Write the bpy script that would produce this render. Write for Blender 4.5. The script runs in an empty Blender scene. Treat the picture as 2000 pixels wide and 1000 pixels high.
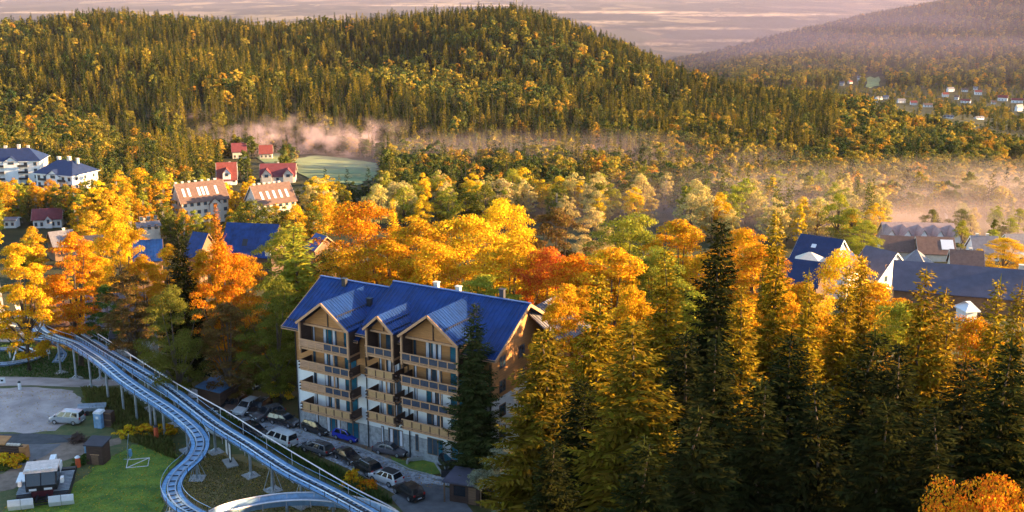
import bpy, bmesh, math, random
import numpy as np
from mathutils import Vector, Matrix
from mathutils.geometry import delaunay_2d_cdt
PI = math.pi
R = math.radians
scene = bpy.context.scene
C = scene.collection

# ---------------------------------------------------------------- camera
CH, CF, CP = 59.0, 2200.0, math.atan(560 / 2200.0)      # eye height, focal length in photo pixels, downward pitch
cd = bpy.data.cameras.new('camera')
cd.sensor_width = 36.0
cd.lens = 36.0 * CF / 2000.0
cd.clip_start, cd.clip_end = 0.5, 60000.0
cam = bpy.data.objects.new('camera', cd)
C.objects.link(cam)
cam.location = (0, 0, CH)
cam.rotation_euler = (PI / 2 - CP, 0, 0)
scene.camera = cam

# ---------------------------------------------------------------- sky, sun, exposure
SUN_EL, SUN_AZ = R(13.5), R(0.0)          # azimuth: from +x (right of the picture) towards +y (away from the camera)
world = bpy.data.worlds.new('World')
scene.world = world
world.use_nodes = True
wn = world.node_tree
sky = wn.nodes.new('ShaderNodeTexSky')
sky.sky_type = 'NISHITA'
sky.sun_disc = False
sky.sun_elevation = SUN_EL
sky.sun_rotation = PI / 2 - SUN_AZ        # clockwise from +y
sky.altitude = 600
sky.air_density, sky.dust_density, sky.ozone_density = 1.0, 0.6, 1.1
wn.links.new(sky.outputs[0], wn.nodes['Background'].inputs[0])
wn.nodes['Background'].inputs[1].default_value = 0.105
sd = bpy.data.lights.new('sun', 'SUN')
sd.energy, sd.angle, sd.color = 5.0, R(0.55), (1.0, 0.64, 0.28)
sun = bpy.data.objects.new('sun', sd)
C.objects.link(sun)
sdir = Vector((math.cos(SUN_EL) * math.cos(SUN_AZ), math.cos(SUN_EL) * math.sin(SUN_AZ), math.sin(SUN_EL)))
sun.rotation_euler = sdir.to_track_quat('Z', 'Y').to_euler()
sun.location = (200, 0, 200)
scene.view_settings.view_transform = 'Standard'
scene.view_settings.look = 'None'
scene.view_settings.gamma = 1.0
scene.view_settings.exposure = 2.35
scene.view_settings.use_curve_mapping = False
scene.render.engine = 'CYCLES'
cy = scene.cycles
cy.use_denoising = True
cy.max_bounces, cy.diffuse_bounces, cy.glossy_bounces = 5, 2, 2
cy.transmission_bounces, cy.transparent_max_bounces, cy.volume_bounces = 3, 4, 1
cy.use_adaptive_sampling = True
cy.adaptive_threshold = 0.02
cy.volume_step_rate = 4.0
cy.volume_max_steps = 64

# ---------------------------------------------------------------- helpers
def tag(o, label=None, cat=None, group=None, kind=None):
    if label: o['label'] = label
    if cat: o['category'] = cat
    if group: o['group'] = group
    if kind: o['kind'] = kind
    return o

def link(name, me, parent=None, loc=None, rz=0.0):
    o = bpy.data.objects.new(name, me)
    C.objects.link(o)
    if parent is not None: o.parent = parent
    if loc is not None: o.location = loc
    if rz: o.rotation_euler = (0, 0, rz)
    return o

def thing(name, label, cat, loc=(0, 0, 0), rz=0.0, group=None):
    o = link(name, None, None, loc, rz)
    return tag(o, label, cat, group)

def copy_tree(o, parent=None):
    c = o.copy()
    C.objects.link(c)
    if parent is not None: c.parent = parent
    for ch in o.children: copy_tree(ch, c)
    return c

def mesh_np(name, V, Fq, mats, smooth=False, mi=None):
    """mesh from an N x 3 array of points and an M x k array of faces"""
    V = np.asarray(V, np.float32); Fq = np.asarray(Fq, np.int32)
    me = bpy.data.meshes.new(name)
    n, k = Fq.shape
    me.vertices.add(len(V)); me.vertices.foreach_set('co', V.ravel())
    me.loops.add(n * k); me.loops.foreach_set('vertex_index', Fq.ravel())
    me.polygons.add(n)
    me.polygons.foreach_set('loop_start', np.arange(0, n * k, k, dtype=np.int32))
    if mi is not None: me.polygons.foreach_set('material_index', np.asarray(mi, np.int32))
    if smooth: me.polygons.foreach_set('use_smooth', np.ones(n, bool))
    for m in (mats if isinstance(mats, (list, tuple)) else [mats]): me.materials.append(m)
    me.update(calc_edges=True)
    return me

class MB:
    """collects boxes, prisms and tubes; build() links them as one mesh object"""
    def __init__(self): self.v, self.f = [], []
    def poly(self, pts):
        b = len(self.v); self.v += [tuple(p) for p in pts]
        self.f.append(tuple(range(b, b + len(pts)))); return self
    def box(self, x0, x1, y0, y1, z0, z1):
        b = len(self.v)
        self.v += [(x, y, z) for z in (z0, z1) for y in (y0, y1) for x in (x0, x1)]
        self.f += [tuple(b + i for i in q) for q in ((0, 2, 3, 1), (4, 5, 7, 6), (0, 1, 5, 4), (2, 6, 7, 3), (0, 4, 6, 2), (1, 3, 7, 5))]
        return self
    def prism(self, pts, vec):
        """polygon pts swept along vec"""
        b, n = len(self.v), len(pts)
        vec = Vector(vec)
        self.v += [tuple(p) for p in pts] + [tuple(Vector(p) + vec) for p in pts]
        self.f.append(tuple(range(b + n - 1, b - 1, -1)))
        self.f.append(tuple(range(b + n, b + 2 * n)))
        for i in range(n):
            j = (i + 1) % n
            self.f.append((b + i, b + j, b + n + j, b + n + i))
        return self
    def tube(self, pts, r, n=6, cap=True):
        pts = [Vector(p) for p in pts]
        rs = r if isinstance(r, (list, tuple)) else [r] * len(pts)
        b = len(self.v)
        for i, p in enumerate(pts):
            t = (pts[min(i + 1, len(pts) - 1)] - pts[max(i - 1, 0)]).normalized()
            a = t.cross(Vector((0, 0, 1)))
            if a.length < 0.05: a = t.cross(Vector((1, 0, 0)))
            a.normalize(); c = a.cross(t)
            for k in range(n):
                an = 2 * PI * k / n
                self.v.append(tuple(p + a * (math.cos(an) * rs[i]) + c * (math.sin(an) * rs[i])))
        for i in range(len(pts) - 1):
            for k in range(n):
                k2 = (k + 1) % n
                self.f.append((b + i * n + k, b + i * n + k2, b + (i + 1) * n + k2, b + (i + 1) * n + k))
        if cap:
            self.f.append(tuple(b + k for k in range(n - 1, -1, -1)))
            self.f.append(tuple(b + (len(pts) - 1) * n + k for k in range(n)))
        return self
    def bar(self, a, b_, w, h):
        """rectangular bar from a to b_"""
        a, b_ = Vector(a), Vector(b_)
        t = (b_ - a).normalized()
        s = t.cross(Vector((0, 0, 1)))
        if s.length < 0.05: s = Vector((1, 0, 0))
        s.normalize(); u = s.cross(t)
        q = [a + s * sx * w / 2 + u * sy * h / 2 for sx, sy in ((-1, -1), (1, -1), (1, 1), (-1, 1))]
        return self.prism(q, b_ - a)
    def lathe(self, prof, n=10, c=(0, 0, 0)):
        b = len(self.v)
        for (r, z) in prof:
            for k in range(n):
                an = 2 * PI * k / n
                self.v.append((c[0] + r * math.cos(an), c[1] + r * math.sin(an), c[2] + z))
        for i in range(len(prof) - 1):
            for k in range(n):
                k2 = (k + 1) % n
                self.f.append((b + i * n + k, b + i * n + k2, b + (i + 1) * n + k2, b + (i + 1) * n + k))
        self.f.append(tuple(b + k for k in range(n - 1, -1, -1)))
        self.f.append(tuple(b + (len(prof) - 1) * n + k for k in range(n)))
        return self
    def mesh(self, name, m, smooth=False):
        me = bpy.data.meshes.new(name)
        me.from_pydata(self.v, [], self.f)
        if smooth: me.polygons.foreach_set('use_smooth', [True] * len(me.polygons))
        for x in (m if isinstance(m, (list, tuple)) else [m]): me.materials.append(x)
        me.update()
        return me
    def build(self, name, m, parent=None, loc=None, rz=0.0, smooth=False):
        return link(name, self.mesh(name, m, smooth), parent, loc, rz)

# ---------------------------------------------------------------- materials
def nodes_of(name):
    m = bpy.data.materials.new(name); m.use_nodes = True
    nt = m.node_tree
    return m, nt, nt.nodes['Principled BSDF']

def mat(name, col, rough=0.6, metal=0.0, var=0.15, scale=3.0, bump=0.0, bscale=None, col2=None, stretch=None, spec=0.4):
    """principled surface with procedural grain: colour mottled by two noises, optional second colour and bump"""
    m, nt, b = nodes_of(name)
    N, L = nt.nodes, nt.links
    tc = N.new('ShaderNodeTexCoord')
    src = tc.outputs['Object']
    if stretch:
        mp = N.new('ShaderNodeMapping'); mp.inputs['Scale'].default_value = stretch
        L.new(src, mp.inputs[0]); src = mp.outputs[0]
    n1 = N.new('ShaderNodeTexNoise'); n1.inputs['Scale'].default_value = scale
    n1.inputs['Detail'].default_value = 5; n1.inputs['Roughness'].default_value = 0.65
    L.new(src, n1.inputs['Vector'])
    rp = N.new('ShaderNodeValToRGB')
    c2 = col2 or tuple(c * (1 + var) for c in col)
    c1 = col if col2 else tuple(c * (1 - var) for c in col)
    rp.color_ramp.elements[0].color = (*c1, 1); rp.color_ramp.elements[0].position = 0.36
    rp.color_ramp.elements[1].color = (*c2, 1); rp.color_ramp.elements[1].position = 0.64
    L.new(n1.outputs[0], rp.inputs[0])
    L.new(rp.outputs[0], b.inputs['Base Color'])
    b.inputs['Roughness'].default_value = rough
    b.inputs['Metallic'].default_value = metal
    b.inputs['Specular IOR Level'].default_value = spec
    if bump:
        n2 = N.new('ShaderNodeTexNoise'); n2.inputs['Scale'].default_value = bscale or scale * 4
        n2.inputs['Detail'].default_value = 4
        L.new(src, n2.inputs['Vector'])
        bp = N.new('ShaderNodeBump'); bp.inputs['Strength'].default_value = bump
        bp.inputs['Distance'].default_value = 0.1
        L.new(n2.outputs[0], bp.inputs['Height']); L.new(bp.outputs[0], b.inputs['Normal'])
    return m

def leaf_mat(name, transl=0.3, from_object=True, ramp=None, spread=0.35, hue=0.035):
    """leaf surface: colour of the tree (object colour, or picked per tree from a ramp), varied leaf by leaf"""
    m, nt, b = nodes_of(name)
    N, L = nt.nodes, nt.links
    oi = N.new('ShaderNodeObjectInfo')
    if from_object:
        col = oi.outputs['Color']
    else:
        rp = N.new('ShaderNodeValToRGB'); rp.color_ramp.interpolation = 'LINEAR'
        e = rp.color_ramp.elements
        for i, (p, c) in enumerate(ramp):
            el = e[i] if i < 2 else e.new(p)
            el.position = p; el.color = (*c, 1)
        L.new(oi.outputs['Random'], rp.inputs[0]); col = rp.outputs[0]
    ge = N.new('ShaderNodeNewGeometry')
    hs = N.new('ShaderNodeHueSaturation')
    mr = N.new('ShaderNodeMapRange'); mr.inputs[3].default_value = 1 - spread; mr.inputs[4].default_value = 1 + spread
    L.new(ge.outputs['Random Per Island'], mr.inputs[0]); L.new(mr.outputs[0], hs.inputs['Value'])
    ml = N.new('ShaderNodeMath'); ml.operation = 'MULTIPLY'; ml.inputs[1].default_value = 7.31
    fr = N.new('ShaderNodeMath'); fr.operation = 'FRACT'
    L.new(ge.outputs['Random Per Island'], ml.inputs[0]); L.new(ml.outputs[0], fr.inputs[0])
    mh = N.new('ShaderNodeMapRange'); mh.inputs[3].default_value = 0.5 - hue; mh.inputs[4].default_value = 0.5 + hue
    L.new(fr.outputs[0], mh.inputs[0]); L.new(mh.outputs[0], hs.inputs['Hue'])
    L.new(col, hs.inputs['Color'])
    df = N.new('ShaderNodeBsdfDiffuse'); tr = N.new('ShaderNodeBsdfTranslucent'); mx = N.new('ShaderNodeMixShader')
    mx.inputs[0].default_value = transl
    L.new(hs.outputs[0], df.inputs[0]); L.new(hs.outputs[0], tr.inputs[0])
    L.new(df.outputs[0], mx.inputs[1]); L.new(tr.outputs[0], mx.inputs[2])
    L.new(mx.outputs[0], N['Material Output'].inputs['Surface'])
    N.remove(b)
    return m

def paint_mat(name, rough=0.25, metal=0.3):
    """car paint in the object's own colour with a clear coat and a little road dust"""
    m, nt, b = nodes_of(name)
    N, L = nt.nodes, nt.links
    oi = N.new('ShaderNodeObjectInfo'); tc = N.new('ShaderNodeTexCoord')
    n1 = N.new('ShaderNodeTexNoise'); n1.inputs['Scale'].default_value = 3; n1.inputs['Detail'].default_value = 4
    L.new(tc.outputs['Object'], n1.inputs['Vector'])
    mr = N.new('ShaderNodeMapRange'); mr.inputs[3].default_value = 0.0; mr.inputs[4].default_value = 0.25
    L.new(n1.outputs[0], mr.inputs[0])
    mx = N.new('ShaderNodeMixRGB'); mx.inputs[2].default_value = (0.16, 0.14, 0.12, 1)
    L.new(mr.outputs[0], mx.inputs[0]); L.new(oi.outputs['Color'], mx.inputs[1])
    L.new(mx.outputs[0], b.inputs['Base Color'])
    b.inputs['Roughness'].default_value = rough; b.inputs['Metallic'].default_value = metal
    b.inputs['Coat Weight'].default_value = 0.6
    return m

def mist_mat(name, col, dens, nscale=3.0, aniso=0.2, lo=0.42, hi=0.62, stretch=(1, 1, 1)):
    """drifting mist inside a unit ball: thins out to nothing at the rim, torn into wisps by noise"""
    m = vol_mat(name, col, 0.0, aniso)
    nt = m.node_tree; N, L = nt.nodes, nt.links
    pv = [n for n in N if n.type == 'PRINCIPLED_VOLUME'][0]
    tc = N.new('ShaderNodeTexCoord')
    ln = N.new('ShaderNodeVectorMath'); ln.operation = 'LENGTH'; L.new(tc.outputs['Object'], ln.inputs[0])
    fo = N.new('ShaderNodeMapRange'); fo.interpolation_type = 'SMOOTHSTEP'
    fo.inputs[1].default_value = 1.0; fo.inputs[2].default_value = 0.25; L.new(ln.outputs['Value'], fo.inputs[0])
    mp = N.new('ShaderNodeMapping'); mp.inputs['Scale'].default_value = stretch; L.new(tc.outputs['Object'], mp.inputs[0])
    no = N.new('ShaderNodeTexNoise'); no.inputs['Scale'].default_value = nscale; no.inputs['Detail'].default_value = 3
    L.new(mp.outputs[0], no.inputs['Vector'])
    th = N.new('ShaderNodeMapRange'); th.interpolation_type = 'SMOOTHSTEP'; th.inputs[1].default_value = lo; th.inputs[2].default_value = hi
    L.new(no.outputs[0], th.inputs[0])
    a = N.new('ShaderNodeMath'); a.operation = 'MULTIPLY'; L.new(fo.outputs[0], a.inputs[0]); L.new(th.outputs[0], a.inputs[1])
    b = N.new('ShaderNodeMath'); b.operation = 'MULTIPLY'; b.inputs[1].default_value = dens; L.new(a.outputs[0], b.inputs[0])
    L.new(b.outputs[0], pv.inputs['Density'])
    return m

def vol_mat(name, col, dens, aniso=0.2):
    m = bpy.data.materials.new(name); m.use_nodes = True
    nt = m.node_tree; nt.nodes.remove(nt.nodes['Principled BSDF'])
    pv = nt.nodes.new('ShaderNodeVolumePrincipled')
    pv.inputs['Color'].default_value = (*col, 1)
    pv.inputs['Density'].default_value = dens
    pv.inputs['Anisotropy'].default_value = aniso
    nt.links.new(pv.outputs[0], nt.nodes['Material Output'].inputs['Volume'])
    return m

# ---------------------------------------------------------------- the lie of the land
def _ip(x, xs, ys): return np.interp(x, xs, ys)
PY = [0, 40, 112, 150, 200, 250, 300, 400]
PZ = [30, 21.6, 0, 0, -9, -17, -23, -33]
U_T = [-1500, -400, 0, 200, 400, 540, 640, 750, 900, 1000, 1060, 1150, 1250, 1350, 1420, 1550, 1700, 1800, 1900, 2000, 2400, 3500]
V_T = [60, 52, 45, 25, 38, 48, 40, 32, 20, 15, 28, 60, 100, 145, 165, 185, 205, 235, 252, 282, 330, 380]
Y_T = [1350, 1350, 1350, 1350, 1350, 1350, 1350, 1350, 1350, 1350, 1330, 1270, 1180, 1080, 1030, 960, 900, 870, 840, 800, 760, 700]
def dep(v): return CP + np.arctan((np.asarray(v, float) - 500) / CF)
Y_T = np.array(Y_T, float)
VG_T = np.array(V_T) + 11 * 2200 / Y_T
ZC_T = CH - Y_T * np.tan(dep(VG_T))
UM = [900, 1150, 1250, 1330, 1400, 1500, 1600, 1700, 1800, 1900, 2000, 2300, 2800, 3500]
VM = [186, 186, 172, 128, 116, 88, 62, 40, 22, 5, -14, -60, -90, -90]
ZM = CH - 3600 * np.tan(dep(VM))
def sstep(t):
    t = np.clip(t, 0, 1); return t * t * (3 - 2 * t)
def zt(x, y):
    x = np.asarray(x, float); y = np.asarray(y, float)
    ys = np.maximum(y, 20.0)
    u = np.clip(1000 + 2245 * x / ys, -1500, 3500)
    near = _ip(y, PY, PZ)
    yc = _ip(u, U_T, Y_T); zc = _ip(u, U_T, ZC_T)
    rr = sstep((u - 1150) / 400)                        # the right side of the valley keeps falling
    z700 = -47 * (1 - rr) - 60 * rr
    t = (y - 400) / 300
    z = np.where(y < 400, near, -33 + (z700 + 33) * np.clip(t, 0, 1))
    th = np.clip((y - 700) / np.maximum(yc - 700, 60), 0, 1)
    z = np.where(y > 700, z700 + (zc - z700) * (0.55 * th + 0.45 * sstep(th)), z)
    # undulation of the wooded hill
    w = sstep((y - 520) / 250) * (1 - sstep((y - yc + 180) / 180))
    z = z + w * (7.0 * np.sin(x / 71.0 + 1.3 * np.sin(y / 160.0)) + 5.0 * np.sin(y / 58.0 + x / 140.0 + 0.7) + 3.0 * np.sin(x / 31.0 - y / 47.0))
    # beyond the crest
    zval = -160 - 170 * sstep((1480 - u) / 350)
    tb = (y - yc) / np.maximum(1950 - yc, 100)
    z = np.where(y > yc, zc + (zval - zc) * (0.35 * np.clip(tb, 0, 1) + 0.65 * sstep(tb)), z)
    zm = _ip(u, UM, ZM)
    tm = (y - 2150) / 1450
    zmount = zval + (np.maximum(zm, -330) - zval) * sstep(tm) + sstep(tm) * (1 - sstep((y - 3300) / 300)) * 16 * np.sin(x / 190.0 + np.sin(y / 240.0))
    zmount = np.where(y > 3600, np.maximum(zm, -330) + (-330 - np.maximum(zm, -330)) * sstep((y - 3600) / 2200), zmount)
    z = np.where(y > 2150, zmount, z)
    return z

def pray(u, v):
    a, b = (u - 1000) / CF, -(v - 500) / CF
    return np.array([a, math.cos(CP) + b * math.sin(CP), -math.sin(CP) + b * math.cos(CP)])
_YS = np.concatenate([np.linspace(40, 700, 1321), np.geomspace(700, 9000, 900)])
def G(u, v):
    """the point of the ground seen at a photo pixel"""
    d = pray(u, v)
    x = d[0] / d[1] * _YS; z = CH + d[2] / d[1] * _YS
    k = np.nonzero(z <= zt(x, _YS))[0]
    i = k[0] if len(k) else len(_YS) - 1
    i = max(i, 1)
    g0 = z[i - 1] - zt(x[i - 1], _YS[i - 1]); g1 = z[i] - zt(x[i], _YS[i])
    t = g0 / (g0 - g1) if g0 != g1 else 1
    y = _YS[i - 1] + (_YS[i] - _YS[i - 1]) * t
    xx = d[0] / d[1] * y
    return Vector((float(xx), float(y), float(zt(xx, y))))
def AT(u, v, y):
    d = pray(u, v); t = y / d[1]
    return Vector((float(d[0] * t), float(y), float(CH + d[2] * t)))
def ONZ(u, v, z):
    d = pray(u, v); t = (z - CH) / d[2]
    return Vector((float(d[0] * t), float(d[1] * t), float(z)))
def ZG(x, y): return float(zt(x, y))
def proj(x, y, z):
    z = np.asarray(z, float) - CH
    zc = y * math.cos(CP) - z * math.sin(CP); yc = y * math.sin(CP) + z * math.cos(CP)
    return 1000 + CF * np.asarray(x) / zc, 500 - CF * yc / zc, zc
def MPX(px, y):
    """metres that px photo pixels span at distance y"""
    return px * (y * math.cos(CP) + 80 * math.sin(CP)) / CF

# ---------------------------------------------------------------- ground
def terrain_mat():
    m, nt, b = nodes_of('ground_cover')
    N, L = nt.nodes, nt.links
    ge = N.new('ShaderNodeNewGeometry'); sx = N.new('ShaderNodeSeparateXYZ')
    L.new(ge.outputs['Position'], sx.inputs[0])
    def noise(scale, det=5, vec=None, rough=0.6):
        n = N.new('ShaderNodeTexNoise'); n.inputs['Scale'].default_value = scale; n.inputs['Detail'].default_value = det
        n.inputs['Roughness'].default_value = rough
        L.new(vec or ge.outputs['Position'], n.inputs['Vector']); return n.outputs[0]
    def ramp(fac, stops):
        r = N.new('ShaderNodeValToRGB'); e = r.color_ramp.elements
        for i, (p, c) in enumerate(stops):
            el = e[i] if i < 2 else e.new(p)
            el.position = p; el.color = (*c, 1)
        L.new(fac, r.inputs[0]); return r.outputs[0]
    def mix(f, a, c):
        mx = N.new('ShaderNodeMixRGB'); L.new(f, mx.inputs[0]); L.new(a, mx.inputs[1]); L.new(c, mx.inputs[2]); return mx.outputs[0]
    near = ramp(noise(0.35), [(0.3, (0.055, 0.062, 0.018)), (0.5, (0.10, 0.085, 0.03)), (0.68, (0.15, 0.10, 0.045))])
    wood = ramp(noise(0.05), [(0.35, (0.025, 0.03, 0.012)), (0.65, (0.07, 0.06, 0.022))])
    mp = N.new('ShaderNodeMapping'); mp.inputs['Scale'].default_value = (0.0028, 0.0011, 0.0)
    L.new(ge.outputs['Position'], mp.inputs[0])
    vo = N.new('ShaderNodeTexVoronoi'); vo.inputs['Scale'].default_value = 1.0
    L.new(mp.outputs[0], vo.inputs['Vector'])
    sv = N.new('ShaderNodeSeparateColor'); L.new(vo.outputs['Color'], sv.inputs[0])
    fields = ramp(sv.outputs[0], [(0.0, (0.03, 0.035, 0.02)), (0.35, (0.05, 0.05, 0.03)), (0.6, (0.10, 0.075, 0.05)), (0.85, (0.24, 0.18, 0.10)), (1.0, (0.06, 0.06, 0.03))])
    mp2 = N.new('ShaderNodeMapping'); mp2.inputs['Scale'].default_value = (0.0011, 0.00055, 0.0)
    L.new(ge.outputs['Position'], mp2.inputs[0])
    wmask = N.new('ShaderNodeMapRange'); wmask.inputs[1].default_value = 0.48; wmask.inputs[2].default_value = 0.54
    L.new(noise(1.0, 8, mp2.outputs[0], 0.7), wmask.inputs[0])
    dark = N.new('ShaderNodeRGB'); dark.outputs[0].default_value = (0.018, 0.024, 0.014, 1)
    plain = mix(wmask.outputs[0], fields, dark.outputs[0])
    def step(a, c):
        r = N.new('ShaderNodeMapRange'); r.inputs[1].default_value = a; r.inputs[2].default_value = c
        L.new(sx.outputs[1], r.inputs[0]); return r.outputs[0]
    c = mix(step(190, 320), near, wood)
    c = mix(step(3900, 4300), c, plain)
    L.new(c, b.inputs['Base Color'])
    b.inputs['Roughness'].default_value = 0.95; b.inputs['Specular IOR Level'].default_value = 0.1
    bp = N.new('ShaderNodeBump'); bp.inputs['Strength'].default_value = 0.6; bp.inputs['Distance'].default_value = 0.25
    L.new(noise(2.2, 6), bp.inputs['Height']); L.new(bp.outputs[0], b.inputs['Normal'])
    return m

ys = np.unique(np.concatenate([np.linspace(18, 400, 150), [112, 150, 200, 250, 300, 400], np.geomspace(400, 1500, 130), np.geomspace(1500, 4200, 110), np.geomspace(4200, 21000, 60)]))
as_ = np.linspace(-0.95, 0.95, 260)
YY, AA = np.meshgrid(ys, as_, indexing='ij')
XX = AA * np.maximum(YY, 60.0) * np.where(YY < 60, 1, 1)
ZZ = zt(XX, YY)
na = len(as_)
ii, jj = np.meshgrid(np.arange(len(ys) - 1), np.arange(na - 1), indexing='ij')
q = (ii * na + jj).ravel()
terrain = link('terrain', mesh_np('terrain', np.stack([XX.ravel(), YY.ravel(), ZZ.ravel()], 1), np.stack([q, q + 1, q + 1 + na, q + na], 1), terrain_mat(), smooth=True))
tag(terrain, 'rolling ground of slope, valley floor, wooded hill and far plain', kind='structure')

def drape(name, pts, m, dz, kind='structure', label=None, step=2.5, world=False, jag=0.0):
    """a thin sheet over the ground inside a polygon given by photo pixels (or world x, y)"""
    P = [Vector((p[0], p[1])) if world else G(*p).to_2d() for p in pts]
    n = len(P)
    # densify the outline, add inner points
    B = []
    for i in range(n):
        a, b = P[i], P[(i + 1) % n]
        k = max(1, int((b - a).length / step))
        B += [a.lerp(b, t / k) for t in range(k)]
    if jag:
        jr = random.Random(len(B)); step_in = [Vector((jr.uniform(-jag, jag), jr.uniform(-jag, jag))) for _ in B]
        B = [p + s_ for p, s_ in zip(B, step_in)]
    xs = [p.x for p in B]; yy = [p.y for p in B]
    inner = []
    def inside(x, y):
        c = False
        for i in range(n):
            a, b = P[i], P[(i + 1) % n]
            if (a.y > y) != (b.y > y) and x < (b.x - a.x) * (y - a.y) / (b.y - a.y) + a.x: c = not c
        return c
    rng = random.Random(5)
    y = min(yy)
    while y < max(yy):
        x = min(xs)
        while x < max(xs):
            qx, qy = x + rng.uniform(-.3, .3), y + rng.uniform(-.3, .3)
            if inside(qx, qy): inner.append(Vector((qx, qy)))
            x += step
        y += step
    cs = B + inner
    e = [(i, (i + 1) % len(B)) for i in range(len(B))]
    vs, _, fs, *_r = delaunay_2d_cdt(cs, e, [], 1, 1e-4)
    me = bpy.data.meshes.new(name)
    me.from_pydata([(v.x, v.y, ZG(v.x, v.y) + dz) for v in vs], [], fs)
    me.materials.append(m)
    o = link(name, me)
    if label: o['label'] = label
    if kind: o['kind'] = kind
    return o

M_lawn = mat('lawn_grass', (0.06, 0.13, 0.02), 0.9, var=0.4, scale=0.45, bump=0.8, bscale=6, col2=(0.22, 0.28, 0.03))
M_dry = mat('dry_grass', (0.16, 0.13, 0.04), 0.95, scale=0.7, bump=0.7, bscale=5, col2=(0.27, 0.18, 0.07))
M_rough = mat('rough_grass', (0.06, 0.085, 0.025), 0.95, scale=0.8, bump=0.9, bscale=5, col2=(0.13, 0.12, 0.04))
M_gravel = mat('gravel', (0.31, 0.25, 0.235), 0.95, scale=0.3, bump=0.4, bscale=9, col2=(0.48, 0.39, 0.36))
M_asph = mat('asphalt', (0.055, 0.058, 0.065), 0.85, var=0.25, scale=0.8, bump=0.15, bscale=20)
M_asph2 = mat('worn_asphalt', (0.13, 0.125, 0.13), 0.85, var=0.25, scale=0.6, bump=0.15, bscale=20)
M_path = mat('sandy_path', (0.36, 0.27, 0.21), 0.9, var=0.2, scale=0.7, bump=0.2)
M_mud = mat('mud', (0.14, 0.09, 0.06), 0.7, scale=0.6, bump=0.5, bscale=3, col2=(0.26, 0.18, 0.13))
M_meadow = mat('meadow_grass', (0.17, 0.21, 0.08), 0.95, var=0.25, scale=0.06)
def paver_mat():
    m, nt, b = nodes_of('stone_setts')
    N, L = nt.nodes, nt.links
    ge = N.new('ShaderNodeNewGeometry')
    mp = N.new('ShaderNodeMapping'); mp.inputs['Rotation'].default_value = (0, 0, R(44)); mp.inputs['Scale'].default_value = (1, 1, 0)
    L.new(ge.outputs['Position'], mp.inputs[0])
    vo = N.new('ShaderNodeTexVoronoi'); vo.inputs['Scale'].default_value = 2.6
    L.new(mp.outputs[0], vo.inputs['Vector'])
    n = N.new('ShaderNodeTexNoise'); n.inputs['Scale'].default_value = 0.5; n.inputs['Detail'].default_value = 7; n.inputs['Roughness'].default_value = 0.75
    L.new(ge.outputs['Position'], n.inputs['Vector'])
    sp = N.new('ShaderNodeSeparateColor'); L.new(vo.outputs['Color'], sp.inputs[0])
    ad = N.new('ShaderNodeMath'); ad.operation = 'MULTIPLY_ADD'; ad.inputs[1].default_value = 0.35
    L.new(sp.outputs[0], ad.inputs[0]); L.new(n.outputs[0], ad.inputs[2])
    r = N.new('ShaderNodeValToRGB'); e = r.color_ramp.elements
    e[0].position, e[0].color = 0.5, (0.17, 0.17, 0.19, 1); e[1].position, e[1].color = 0.85, (0.50, 0.50, 0.54, 1)
    L.new(ad.outputs[0], r.inputs[0]); L.new(r.outputs[0], b.inputs['Base Color'])
    b.inputs['Roughness'].default_value = 0.7
    bp = N.new('ShaderNodeBump'); bp.inputs['Strength'].default_value = 0.4; bp.inputs['Distance'].default_value = 0.05
    L.new(vo.outputs['Distance'], bp.inputs['Height']); L.new(bp.outputs[0], b.inputs['Normal'])
    return m
M_setts = paver_mat()

drape('rough_grass', [(0, 672), (330, 752), (470, 860), (640, 930), (780, 990), (820, 1015), (-60, 1015), (-60, 672)], M_rough, 0.02, label='rough grass bank under the coaster', step=1.2, jag=0.4)
drape('lawn', [(190, 905), (262, 868), (330, 868), (345, 900), (322, 945), (318, 1015), (-20, 1015), (30, 985), (120, 968), (165, 935)], M_lawn, 0.045, label='bright green lawn beside the snow groomer', step=1.2, jag=0.4)
drape('dry_grass', [(400, 878), (470, 890), (560, 928), (660, 978), (720, 1015), (380, 1015), (362, 985), (350, 960), (365, 930), (392, 905)], M_dry, 0.045, label='dry grass slope between the coaster tracks', step=1.2, jag=0.4)
drape('parking_lot', [(-60, 762), (60, 756), (140, 764), (165, 790), (160, 812), (110, 840), (60, 846), (-60, 846)], M_gravel, 0.05, label='pale gravel lot where the silver van stands', step=1.2, jag=0.4)
drape('footpath', [(-60, 735), (90, 738), (170, 742), (250, 742), (250, 752), (160, 757), (60, 753), (-60, 756)], M_gravel, 0.055, label='gravel footpath along the lot')
drape('asphalt_lane', [(-60, 850), (60, 847), (160, 852), (165, 862), (80, 868), (-60, 866)], M_asph, 0.06, label='dark asphalt lane below the gravel lot')
drape('mud_track', [(100, 868), (165, 862), (240, 855), (232, 868), (175, 882), (110, 905), (60, 935), (20, 958), (-60, 966), (-60, 935), (10, 925), (62, 893)], M_mud, 0.05, label='muddy wheel track leading to the groomer', step=1.2, jag=0.4)
drape('asphalt_lane', [(48, 868), (120, 868), (90, 890), (60, 905), (-20, 930), (-60, 932), (-60, 925), (0, 918)], M_asph2, 0.064, label='worn asphalt lane turning round the grass verge')
drape('footpath', [(-60, 652), (60, 650), (130, 642), (150, 650), (120, 660), (60, 668), (-60, 668)], M_path, 0.05, label='sunlit sandy path behind the coaster')
drape('asphalt_lane', [(-60, 638), (40, 636), (95, 625), (140, 632), (120, 645), (40, 650), (-60, 652)], M_asph, 0.05, label='asphalt lane behind the coaster')
drape('footpath', [(60, 612), (110, 600), (190, 612), (220, 640), (150, 640), (90, 624)], M_path, 0.06, label='paved yard under the orange maples')
drape('asphalt_lane', [(205, 670), (260, 688), (310, 700), (335, 735), (345, 760), (318, 752), (270, 715), (215, 690)], M_asph, 0.05, label='dark asphalt lane under the big trees')
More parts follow.
